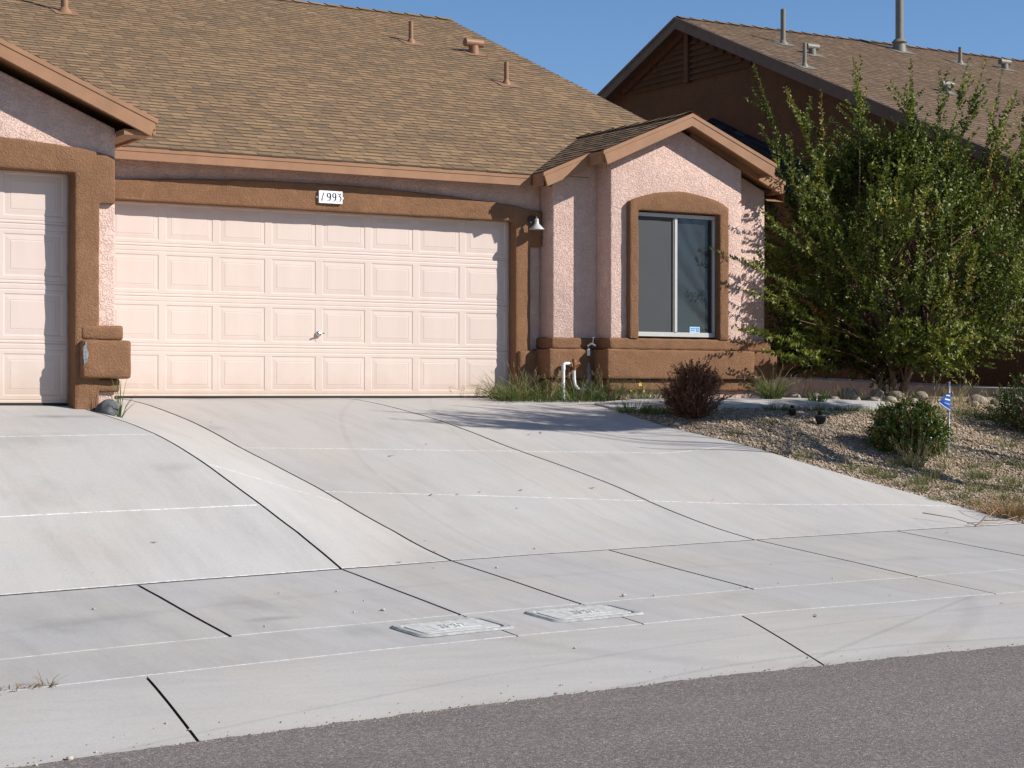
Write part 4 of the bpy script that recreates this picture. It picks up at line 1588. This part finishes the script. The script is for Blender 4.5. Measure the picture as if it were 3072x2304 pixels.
for (s_, z, ls, lz, l) in ((-1.30, 2.6, -.36, 1, 1.85), (-1.05, 2.7, -.25, 1, 1.5), (-.50, 2.9, -.08, 1, 1.6), (-.75, 2.7, -.22, 1, 1.5), (.15, 3.0, .05, 1, 1.5), (.70, 2.8, .22, 1, 2.05),
                           (.95, 2.7, .35, 1, 1.6), (.45, 2.9, .1, 1, 1.5), (1.35, 2.5, .3, 1, 1.5), (-1.6, 2.2, -.5, 1, 1.1), (-1.5, 2.4, -.6, 1, 1.0), (-1.6, 2.0, -.8, .7, .8),
                           (1.6, 1.0, 1, .1, .5), (1.5, 2.2, .6, 1, 1.2), (-.2, 2.9, -.1, 1, 1.5), (.6, 2.8, .3, 1, 1.6), (-.95, 2.5, -.3, 1, 1.5), (.3, 2.9, .0, 1, 1.4), (1.1, 2.6, .2, 1, 1.5),
                           (1.65, 2.0, .5, 1, .9), (-1.2, 2.4, -.42, 1, 1.4), (1.5, 2.4, .5, 1, 1.2), (-.3, 2.8, -.2, 1, 1.4), (.0, 3.0, .12, 1, 1.2), (1.25, 2.2, .45, 1, 1.4), (-1.4, 2.1, -.6, .9, 1.2)):
    dpt = random.uniform(-.6, .5)
    spray(s_ * rv[0] + dpt * f.x, s_ * rv[1] + dpt * f.y, z, ls * rv[0], ls * rv[1], lz, l, 9)
for (x, y, z, dx, dy, dz, l) in ((4.30, -.80, 1.75, -1, -.10, .55, 1.1), (4.15, -.85, 1.25, -1, -.05, .42, 1.45), (4.05, -.85, .95, -1, -.0, .55, 1.0), (4.1, -.85, .62, -1, -.1, .22, 1.0), (4.1, -1.0, .38, -1, -.1, .30, .9), (4.25, -.9, 2.1, -.8, -.1, .9, 1.0), (4.4, -.8, 2.3, -.8, .1, 1, 1.0)):
    # low shoots that reach in front of the right end of the house
    spray(x - TB[0], y - TB[1], z, dx, dy, dz, l, 3)
    spray(x + .5 - TB[0], y + .1 - TB[1], z - .15 * dz, dx, dy, dz, .9, 4)
make_tree('tree', TB, None, [(0, .0), (.26, .2), (.36, 1.0), (.7, 1.4), (1.2, 1.68), (1.9, 1.72), (2.3, 1.5), (2.65, 1.1), (2.95, .65), (3.2, .25)], 4300, (.25, .6), .076,
          'bushy green multi-trunk tree with upright leafy shoots in front of the brown house', 'tree', seed=5, sprays=spr, hmin=.42, loose=.2)
# unseen tree further right in the same yard that throws the shade across the driveway
SB = (5.85, -6.02, ground(5.85, -6.02))
st_ = make_tree('shade_tree', SB, None, [(0, .0), (4.65, .0), (4.75, 1.1), (5.0, 1.9), (5.25, 2.05), (5.5, 1.3), (5.65, .5)], 1500, (.3, .7), .07,
                'tall green tree out of view, crown flattened to shape its shadow, by the sidewalk at the front corner of the gravel yard', 'tree', seed=9, loose=.08, trunks=3, hmin=4.6)
st_.rotation_euler = (0, 0, R(2))
st_.scale = (1.4, .30, 1.0)  # crown flattened and widened so its shadow falls as a band on the driveway


def bush(name, c, rx, rz, n_tw, leaf, m, label, cat, seed, twl=(.08, .2), upright=.3, mtw=None, holes=-.3, lumps=.25, tint0=.45):
    global rng
    rng = np.random.default_rng(seed)
    rd = random.Random(seed)
    e = empty(name, c, label, cat)
    P_, D_, LL, WW, TT = [], [], [], [], []
    bb = MB()
    for i in range(n_tw):
        a, h = rd.uniform(0, 2 * math.pi), rd.random()
        rr = rx * math.sqrt(max(.02, 1 - (2 * h - .85) ** 2 / 1.4)) * rd.random() ** .4
        rr *= 1 + lumps * noise.noise(Vector((math.cos(a) * 2, math.sin(a) * 2, h * 3 + seed)))
        q = Vector((rr * math.cos(a), rr * math.sin(a), h * rz * (1 - .22 * (rr / rx) ** 2)))
        if noise.noise(q * 5 + Vector((seed, 0, 0))) < holes:
            continue
        d = (Vector((math.cos(a), math.sin(a), 0)) * rd.uniform(.2, 1) + Vector((rd.uniform(-.4, .4), rd.uniform(-.4, .4), upright + rd.uniform(-.3, .8)))).normalized()
        l = rd.uniform(*twl)
        n = max(5, int(l / (leaf * .5)))
        ts = np.linspace(0, 1, n)
        pts = np.array(q)[None] + np.array(d)[None] * (ts * l)[:, None]
        tint = tint0 + rd.gauss(0, .17)
        for sd in (0, 1):
            Dd = unit(np.array(d)[None] * .7 + unit(np.cross(np.array(d)[None], rng.normal(size=(1, 3)))) * (1 if sd else -1) + rng.normal(size=(n, 3)) * .6)
            s_ = leaf * rng.uniform(.7, 1.2, n)
            P_.append(pts), D_.append(Dd), LL.append(s_), WW.append(s_ * .55)
            TT.append(np.clip(tint + .25 * ts + rng.normal(0, .08, n), 0, 1))
        bb.tube([Vector((q.x * .25, q.y * .25, q.z * .2)) + Vector(c), q * .8 + Vector(c), q + d * l + Vector(c)], [.005, .003, .001], 4, caps=False)
    bb.build('stems', mtw or M_TWIG, e, smooth=True)
    V, F, T = leaf_quads(np.concatenate(P_), np.concatenate(D_), np.concatenate(LL), np.concatenate(WW), np.concatenate(TT))
    mesh_np('foliage', V, F, T, m, e)
    return e


bx, by = 3.30, -3.60
bush('bush', (bx, by, ground(bx, by) - .03),   .40, .56, 900, .034, M_BUSHLEAF, 'round glossy green bush in the gravel beside the blue sign stake', 'bush', 31, (.06, .15), .15, holes=-.6, lumps=.18, tint0=.5)
bush('shrub', (1.38, -2.24, ground(1.38, -2.24) - .02), .27, .52, 650, .022, M_REDLEAF, 'dark reddish brown shrub in front of the bay window', 'shrub', 32, (.08, .2), .45, holes=-.22, lumps=.3)
fb = bush('flowering_bush', (6.02, -3.05, ground(6.02, -3.05) - .03), .62, .72, 700, .034, M_BUSHLEAF, 'dark green bush with red flowers at the right end of the yard', 'bush', 33, tint0=.25)
for k in range(9):
    mb = MB()
    a = R(150 + 160 * random.random())
    h = random.uniform(.15, .72)
    q = Vector((6.02 + .58 * math.cos(a), -3.05 + .58 * math.sin(a), ground(6.02, -3.05) + h))
    for j in range(5):
        b_ = j * 1.2566
        mb.add([q, q + Vector((.012 * math.cos(b_ - .5), -.006, .012 * math.sin(b_ - .5))), q + Vector((.018 * math.cos(b_), -.012, .018 * math.sin(b_))), q + Vector((.012 * math.cos(b_ + .5), -.006, .012 * math.sin(b_ + .5)))], [(0, 1, 2, 3)])
    mb.build('flower', M_FLOWER, fb)


def blades(c, n, hmin, hmax, spread, lean, w, tint, tvar, seed, droop=.35, base_r=.05, seedheads=0.0, dirbias=(0, 0)):
    rg = np.random.default_rng(seed)
    a = rg.uniform(0, 2 * np.pi, n)
    rb = base_r * np.sqrt(rg.random(n))
    b0 = np.stack([rb * np.cos(a), rb * np.sin(a), np.zeros(n)], 1)
    ln_ = rg.uniform(0, lean, n)
    a2 = a + rg.normal(0, .6, n)
    d = unit(np.stack([ln_ * np.cos(a2) + dirbias[0], ln_ * np.sin(a2) + dirbias[1], np.ones(n)], 1))
    h = rg.uniform(hmin, hmax, n)
    out = np.stack([np.cos(a2), np.sin(a2), np.zeros(n)], 1)
    dr = rg.uniform(0, droop, n)
    side = unit(np.cross(d, unit(rg.normal(size=(n, 3)))))
    V = []
    for tt, ww in ((0, 1), (.4, .9), (.75, .6), (1, .12)):
        ctr = b0 + d * (h * tt)[:, None] + out * (dr * h * tt ** 2)[:, None] - np.array([[0, 0, 1]]) * (dr * h * .7 * tt ** 3)[:, None]
        V += [ctr - side * w * ww / 2, ctr + side * w * ww / 2]
    V = np.stack(V, 1).reshape(-1, 3) + np.array(c)[None]
    i = np.arange(n)[:, None] * 8
    F = np.concatenate([i + np.array([[0, 1, 3, 2]]), i + np.array([[2, 3, 5, 4]]), i + np.array([[4, 5, 7, 6]])], 1).reshape(-1, 4)
    t0 = np.clip(tint + rg.normal(0, tvar, n), 0, 1)
    T = np.stack([t0, np.clip(t0 + .08, 0, 1), np.clip(t0 + .18, 0, 1)], 1).ravel()
    if seedheads:
        k = rg.random(n) < seedheads
        tip = (b0 + d * h[:, None] + out * (dr * h)[:, None] - np.array([[0, 0, 1]]) * (dr * h * .7)[:, None])[k] + np.array(c)[None]
        m_ = len(tip)
        if m_:
            PP = np.repeat(tip, 7, 0) - np.repeat(d[k], 7, 0) * np.tile(np.linspace(0, .05, 7), m_)[:, None]
            DD = unit(np.repeat(d[k], 7, 0) + rg.normal(size=(m_ * 7, 3)) * .5)
            V2, F2, T2 = leaf_quads(PP, DD, np.full(m_ * 7, .016), np.full(m_ * 7, .006), np.full(m_ * 7, .95))
            F2q = np.concatenate([F2[::2], F2[1::2, 2:3]], 1)
            F = np.concatenate([F, F2q + len(V)])
            V = np.concatenate([V, V2])
            T = np.concatenate([T, T2[::2]])
    return V, F, T


def clump(name, x, y, label, cat, parts, m=None, group=None, loc_z=None):
    z = ground(x, y) - .012 if loc_z is None else loc_z
    Vs, Fs, Ts, o_ = [], [], [], 0
    for kw in parts:
        off = kw.pop('off', (0, 0))
        zo = ground(x + off[0], y + off[1]) - ground(x, y) if loc_z is None else 0
        V, F, T = blades((off[0], off[1], zo), **kw)
        Vs.append(V), Fs.append(F + o_), Ts.append(T)
        o_ += len(V)
    o = mesh_np(name, np.concatenate(Vs), np.concatenate(Fs), np.concatenate(Ts), m or M_GRASS)
    o.location = (x, y, z)
    return tag(o, label, cat, group)


def B(n, h0, h1, lean, seed, tint=.35, tvar=.18, w=.006, droop=.4, base_r=.06, heads=0.0, off=(0, 0), bias=(0, 0)):
    return dict(n=n, hmin=h0, hmax=h1, spread=0, lean=lean, w=w, tint=tint, tvar=tvar, seed=seed, droop=droop, base_r=base_r, seedheads=heads, off=off, dirbias=bias)


clump('fountain_grass', 3.34, -1.18, 'tall fountain grass clump with pale seed stems at the right corner of the bay', 'grass', [B(260, .15, .42, .75, 1, .22, .12, .006, .5, .10), B(60, .35, .62, .9, 2, .75, .1, .005, .7, .08, .5)])
WG = 'grass clumps along the front of the house'
clump('grass_clump', .12, -.42, 'spreading green grass clump at the right end of the wide garage door', 'grass', [B(230, .12, .46, 1.2, 3, .3, .2, .007, .6, .22, .06, bias=(-.35, -.1)), B(60, .25, .55, 1.1, 4, .8, .12, .004, .6, .15, .4, bias=(-.5, -.1))], group=WG)
clump('grass_clump', .47, -.52, 'green grass clump under the wall lamp, left of the white pipes', 'grass', [B(150, .10, .40, .9, 5, .32, .2, .007, .5, .18, .05), B(50, .25, .58, .9, 6, .8, .12, .004, .5, .14, .4)], group=WG)
clump('grass_clump', .88, -.66, 'green grass clump around the white irrigation pipes', 'grass', [B(190, .08, .36, .8, 7, .28, .2, .007, .5, .22, .05), B(45, .25, .56, .7, 8, .75, .15, .004, .5, .16, .4)], group=WG)
clump('grass_clump', 1.24, -.80, 'green grass clump with dry stems in front of the left corner of the bay', 'grass', [B(130, .08, .36, .7, 9, .28, .18, .007, .5, .15, .05), B(45, .3, .56, .6, 10, .85, .1, .004, .4, .16, .4)], group=WG)
clump('grass_clump', 1.62, -.95, 'thin grass with small yellow flowers under the bay window', 'grass', [B(200, .06, .26, .8, 11, .3, .2, .006, .5, .22, .05), B(40, .2, .42, .6, 12, .85, .1, .0035, .4, .22, .3)], group=WG)
clump('grass_clump', 2.1, -.98, 'sparse dry grass stems left of the red shrub by the bay', 'grass', [B(60, .05, .2, .8, 13, .5, .2, .005, .5, .2, .1), B(30, .2, .40, .6, 14, .85, .1, .0035, .4, .2, .3)], group=WG)
clump('grass_clump', .95, -1.72, 'low green grass clump at the top corner of the gravel by the path', 'grass', [B(140, .06, .22, .9, 15, .25, .15, .006, .5, .18)], group=WG)
clump('grass_clump', 1.12, -1.95, 'low green grass clump just left of the red shrub', 'grass', [B(120, .06, .2, .9, 16, .25, .15, .006, .5, .16)], group=WG)
# flowers
for k, (x, y, z, sc) in enumerate(((1.593, -.9, .165, 1.5), (1.46, -.9, .09, .8), (1.624, -.93, .09, .8))):
    lab = ('largest yellow flower on a thin stem under the bay window', 'small yellow flower at the lower left under the bay window', 'small yellow flower at the lower right under the bay window')[k]
    e = empty('yellow_flower', (x, y, ground(x, y)), lab, 'flower', 'yellow flowers under the bay window')
    mb = MB()
    mb.tube([(x + .02, y, ground(x, y)), (x + .01, y, z * .6), (x, y, z)], .0025, 5)
    mb.build('stem', M_GREENSTEM if 'M_GREENSTEM' in globals() else M_TWIG, e)
    mb = MB()
    for j in range(5):
        b_ = j * 1.2566 + .3
        q = Vector((x, y - .005, z))
        mb.add([q, q + Vector((.012 * sc * math.cos(b_ - .5), -.004, .012 * sc * math.sin(b_ - .5))), q + Vector((.02 * sc * math.cos(b_), -.01, .02 * sc * math.sin(b_))), q + Vector((.012 * sc * math.cos(b_ + .5), -.004, .012 * sc * math.sin(b_ + .5)))], [(0, 1, 2, 3)])
    mb.build('petals', M_YELLOW, e)

# dry grass behind the path, among the river rocks
DG = 'dry grass among the river rocks'
for k, (x, y, h) in enumerate(((3.95, -.55, .36), (4.25, -.6, .4), (4.6, -.95, .3), (4.95, -1.1, .42), (5.25, -1.3, .35), (5.75, -1.35, .42), (6.0, -1.5, .4), (6.25, -1.3, .38), (6.5, -1.7, .3), (6.9, -1.9, .28), (7.3, -1.9, .3), (5.9, -1.85, .3))):
    clump('dry_grass', x, y, 'tuft of dry straw coloured grass among the river rocks behind the path and trunks', 'grass', [B(38, .1, h, .6, 40 + k, .85, .12, .005, .45, .14, .3)], group=DG)
# green strip behind the path
for k, (x, y, lab) in enumerate(((2.75, -1.98, 'low weeds at the front edge of the path, left of the garden lights'), (3.25, -2.0, 'low weeds at the front edge of the path behind the garden lights'), (3.75, -2.02, 'low weeds at the front edge of the path, midway to the tree'), (4.15, -2.1, 'low weeds at the front edge of the path, left of the round bush'))):
    clump('weed_patch', x, y, lab, 'weeds', [B(190, .03, .12, 1.0, 60 + k, .25, .15, .006, .6, .17)], group='low weeds along the path')
clump('weed', 3.72, -1.55, 'bright green leafy weed growing in the path joint', 'weed', [B(110, .08, .24, .7, 66, .2, .12, .010, .4, .09)])
for k, (x, y, lab) in enumerate(((5.2, -2.25, 'green and dry grass patch right of the sign stake, left part'), (5.7, -2.35, 'green grass patch beside the river rocks, below the blue sign'), (6.2, -2.45, 'green grass patch in front of the right river rocks'))):
    clump('grass_patch', x, y, lab, 'grass', [B(240, .04, .2, .9, 70 + k, .35, .25, .006, .5, .34), B(30, .12, .3, .6, 75 + k, .85, .1, .004, .4, .3, .3)], group='grass by the right river rocks')
# tufts in the gravel
gt = [(2.45, -4.70, .12), (2.78, -4.95, .12), (2.24, -4.32, .10), (3.91, -4.48, .10), (3.68, -4.37, .14), (2.74, -5.14, .10), (1.72, -3.72, .10), (4.98, -3.44, .16), (2.90, -4.39, .15), (3.15, -4.75, .12), (3.4, -5.1, .14), (3.05, -5.25, .12), (3.9, -5.0, .12), (2.6, -4.5, .1),
      (4.3, -4.6, .13), (2.05, -4.05, .08), (4.5, -4.1, .14), (3.0, -5.5, .12), (3.45, -5.45, .14), (3.6, -4.75, .1), (1.45, -2.9, .07), (2.2, -2.55, .07), (4.2, -5.3, .1), (2.4, -5.0, .08)]
rg_ = random.Random(3)
gt2 = []
while len(gt2) < 34:
    x, y = rg_.uniform(2.2, 4.9), rg_.uniform(-5.6, -3.9)
    if x > redge(y) + .08 and y > cD(x) + .1:
        gt2.append((x, y, rg_.uniform(.06, .13)))
for k, (x, y, h) in enumerate(gt + gt2):
    clump('grass_tuft', x, y, 'small green and straw grass tuft growing through the front gravel', 'grass', [B(80, .03, h * 1.25, 1.0, 100 + k, .42, .25, .005, .5, .09), B(8, h * .7, h * 1.5, .5, 150 + k, .85, .1, .003, .3, .06, .4)], group='grass tufts in the front gravel')
clump('dry_stalks', 3.0, -4.0, 'tall dry grass stalks with seed heads at the left foot of the round bush', 'grass', [B(100, .15, .46, .55, 180, .8, .15, .005, .4, .10, .5), B(60, .05, .2, .8, 181, .4, .2, .005, .5, .10)])
clump('dry_stalks', 3.42, -4.05, 'shorter dry grass stalks in front of the round bush', 'grass', [B(34, .10, .32, .5, 182, .8, .12, .005, .4, .09, .5)])
clump('dead_grass', 2.88, -5.52, 'matted reddish dead grass at the lower right edge of the driveway', 'grass', [B(420, .08, .34, 1.5, 190, .6, .3, .005, .8, .26), B(120, .05, .2, 1.2, 191, .2, .2, .006, .6, .2)], m=M_STRAW)
clump('weed', -5.40, -2.90, 'thin green weed standing in front of the brown garage pier', 'weed', [B(10, .32, .46, .12, 200, .25, .1, .006, .15, .015), B(26, .10, .30, .55, 201, .25, .12, .008, .3, .02)])
clump('dry_weed', -8.28, -9.735, 'mat of dry weeds in the gutter joint at the left edge', 'weeds', [B(40, .015, .05, 1.6, 210 + j, .25, .25, .006, .9, .05, off=(-.18 + .09 * j, -.012 + .018 * j)) for j in range(5)] + [B(12, .05, .12, 1.4, 216, .3, .2, .004, .6, .03, off=(.2, .06))], m=M_STRAW)

# fallen dry branch on the driveway corner
mb = MB()
for q in ([(1.62, -5.62, .06), (1.85, -5.78, .05), (2.02, -5.93, .01), (2.06, -5.98, .012)], [(2.02, -5.93, .012), (2.3, -5.80, .05), (2.62, -5.62, .09)], [(2.2, -5.84, .03), (2.45, -5.86, .03), (2.7, -5.80, .05)], [(2.35, -5.77, .05), (2.40, -5.6, .12), (2.5, -5.5, .17)], [(1.95, -5.88, .02), (2.1, -5.86, .02), (2.3, -5.9, .02)]):
    mb.tube([(x, y, ground(x, y) + h + .006) for x, y, h in q], [.005, .004, .003, .002][:len(q)], 5)
tag(mb.build('dry_branch', M_STRAWB if 'M_STRAWB' in globals() else plain('dry_twig', (0.32, 0.19, 0.10), .8), smooth=True), 'fallen dry branch lying at the lower right corner of the driveway', 'branch')

# ------------------------------------------------------------------ gravel stones
rg = np.random.default_rng(4)
n0 = 80000
X = rg.uniform(.8, 8.0, n0)
Y = rg.uniform(-6.3, -.55, n0)
keep = []
PATHP = [(.86, -1.05, -1.52), (2.0, -1.05, -1.86), (3.25, -.95, -1.92), (4.75, -1.62, -2.04)]
pf = [(p[0], p[1]) for p in PATHP]
pb = [(p[0], p[2]) for p in PATHP]
for i in range(n0):
    x, y = X[i], Y[i]
    if y < cD(x) + .03 or (y < -.9 and x < redge(y) + .01) or (y >= -.9 and x < .7):
        continue
    if .8 < x < 4.78 and interp(pb, x) - .01 < y < interp(pf, x) + .01:
        continue
    if y > -.72 and x < 3.95:
        continue
    if y > -1.0 and x > 4.8:
        continue
    keep.append(i)
X, Y = X[keep], Y[keep]
n = len(X)
Z = np.array([ground(x, y) for x, y in zip(X, Y)]) - .006
S = rg.gamma(3, .0024, n) + .003
sc3 = np.stack([S * rg.uniform(.8, 1.4, n), S * rg.uniform(.8, 1.4, n), S * rg.uniform(.45, .9, n)], 1)
octv = np.array([[1, 0, 0], [0, 1, 0], [-1, 0, 0], [0, -1, 0], [0, 0, 1], [.05, .05, -.6]])
octf = np.array([[0, 1, 4], [1, 2, 4], [2, 3, 4], [3, 0, 4], [1, 0, 5], [2, 1, 5], [3, 2, 5], [0, 3, 5]])
ang = rg.uniform(0, 2 * np.pi, n)
jit = 1 + rg.uniform(-.3, .3, (n, 6, 1))
VV = octv[None] * jit * sc3[:, None, :]
ca, sa = np.cos(ang)[:, None], np.sin(ang)[:, None]
xx = VV[:, :, 0] * ca - VV[:, :, 1] * sa
yy = VV[:, :, 0] * sa + VV[:, :, 1] * ca
tl = rg.normal(0, .3, (n, 1))
zz_ = VV[:, :, 2] + xx * tl
VV = np.stack([xx + X[:, None], yy + Y[:, None], zz_ + Z[:, None]], 2).reshape(-1, 3)
FF = (octf[None] + (np.arange(n) * 6)[:, None, None]).reshape(-1, 3)
go = mesh_np('gravel', VV, FF, np.repeat(np.clip(rg.normal(.5, .25, n), 0, 1), 8), M_STONE)
tag(go, kind='stuff')

# loose grit that gathers where the gutter meets the asphalt
n = 1400
X = rg.uniform(-9.6, 2.0, n)
Y = np.array([cA(x) for x in X]) - .02 + rg.normal(0, .025, n) + np.where(rg.random(n) < .1, rg.normal(.05, .10, n), 0)
Z = np.array([ground(x, y) for x, y in zip(X, Y)]) + .003
S = rg.gamma(4, .0007, n) + .0014
sc3 = np.stack([S * rg.uniform(.8, 1.5, n), S * rg.uniform(.8, 1.3, n), S * rg.uniform(.6, 1.0, n)], 1)
VV = octv[None] * (1 + rg.uniform(-.3, .3, (n, 6, 1))) * sc3[:, None, :] + np.stack([X, Y, Z], 1)[:, None, :]
FF = (octf[None] + (np.arange(n) * 6)[:, None, None]).reshape(-1, 3)
tag(mesh_np('grit', VV.reshape(-1, 3), FF, np.repeat(np.clip(rg.normal(.45, .25, n), 0, 1), 8), M_STONE), kind='stuff')

# ------------------------------------------------------------------ pebbles and leaves scattered on the concrete
peb = [(-7.24, -7.83), (-5.89, -7.56), (-5.49, -7.60), (-6.43, -8.58), (-3.93, -5.94), (-3.12, -6.27), (-4.36, -6.87), (-3.88, -6.97), (-5.49, -8.29), (-5.46, -7.95), (-3.60, -8.24), (-3.37, -8.28),
       (-1.59, -7.35), (-1.55, -8.04), (-2.12, -8.10), (-1.64, -8.78), (-2.48, -8.19), (-2.55, -8.2), (-8.29, -10.72), (-8.46, -10.77), (-4.85, -9.57), (-4.06, -5.95), (-7.7, -10.35), (-7.62, -10.45), (-5.7, -8.3)]
M_PEB = plain('tan_pebble', (0.48, 0.42, 0.33), .9, var=.3, scale=60)
big = {8: .015, 10: .016, 7: .012, 0: .010, 18: .018, 16: .013}
first = None
for k, (x, y) in enumerate(peb):
    s_ = big.get(k, .006 + .004 * random.random())
    if first is None:
        first = rock('pebble', (x, y, ground(x, y)), 1, .8, .7, M_PEB, 5, 'pale pebble lying loose on the concrete driveway or sidewalk', 'pebble', 'pebbles scattered on the concrete', 2, .45, .5)
        o = first
    else:
        o = first.copy()
        COL.objects.link(o)
    o.location = (x, y, ground(x, y) + .003)
    o.scale = (s_, s_ * random.uniform(.8, 1.2), s_)
    o.rotation_euler = (0, 0, random.uniform(0, 6))
lv = [(-6.33, -6.38), (-2.26, -2.81), (-2.90, -3.29), (-2.66, -4.57), (-2.93, -4.64), (-2.55, -5.03), (-1.39, -4.46), (-4.51, -6.62), (-.86, -2.44), (-.67, -2.37), (-.27, -4.82), (1.35, -6.23), (-4.14, -1.89), (-2.72, -9.24), (-1.01, -9.25), (-4.04, -6.29), (-2.2, -4.52), (-3.2, -4.66)]
first = None
M_DRYLEAF = plain('dry_leaf', (0.28, 0.16, 0.08), .8, var=.4, scale=40)
for k, (x, y) in enumerate(lv):
    if first is None:
        mb = MB()
        mb.add([(-1, 0, .25), (-.3, -.5, .1), (.4, -.4, .3), (1, .1, .5), (.3, .45, .15), (-.4, .5, .35)], [(0, 1, 2, 5), (2, 3, 4, 5)])
        mb.tube([(1, .1, .5), (1.5, .3, .3)], .06, 4)
        o = first = mb.build('fallen_leaf', M_DRYLEAF)
        tag(o, 'small curled brown leaf lying on the concrete', 'leaf', 'fallen leaves on the concrete')
    else:
        o = first.copy()
        COL.objects.link(o)
    s_ = random.uniform(.014, .028)
    o.location = (x, y, ground(x, y) + .003)
    o.scale = (s_, s_, s_)
    o.rotation_euler = (0, 0, random.uniform(0, 6))
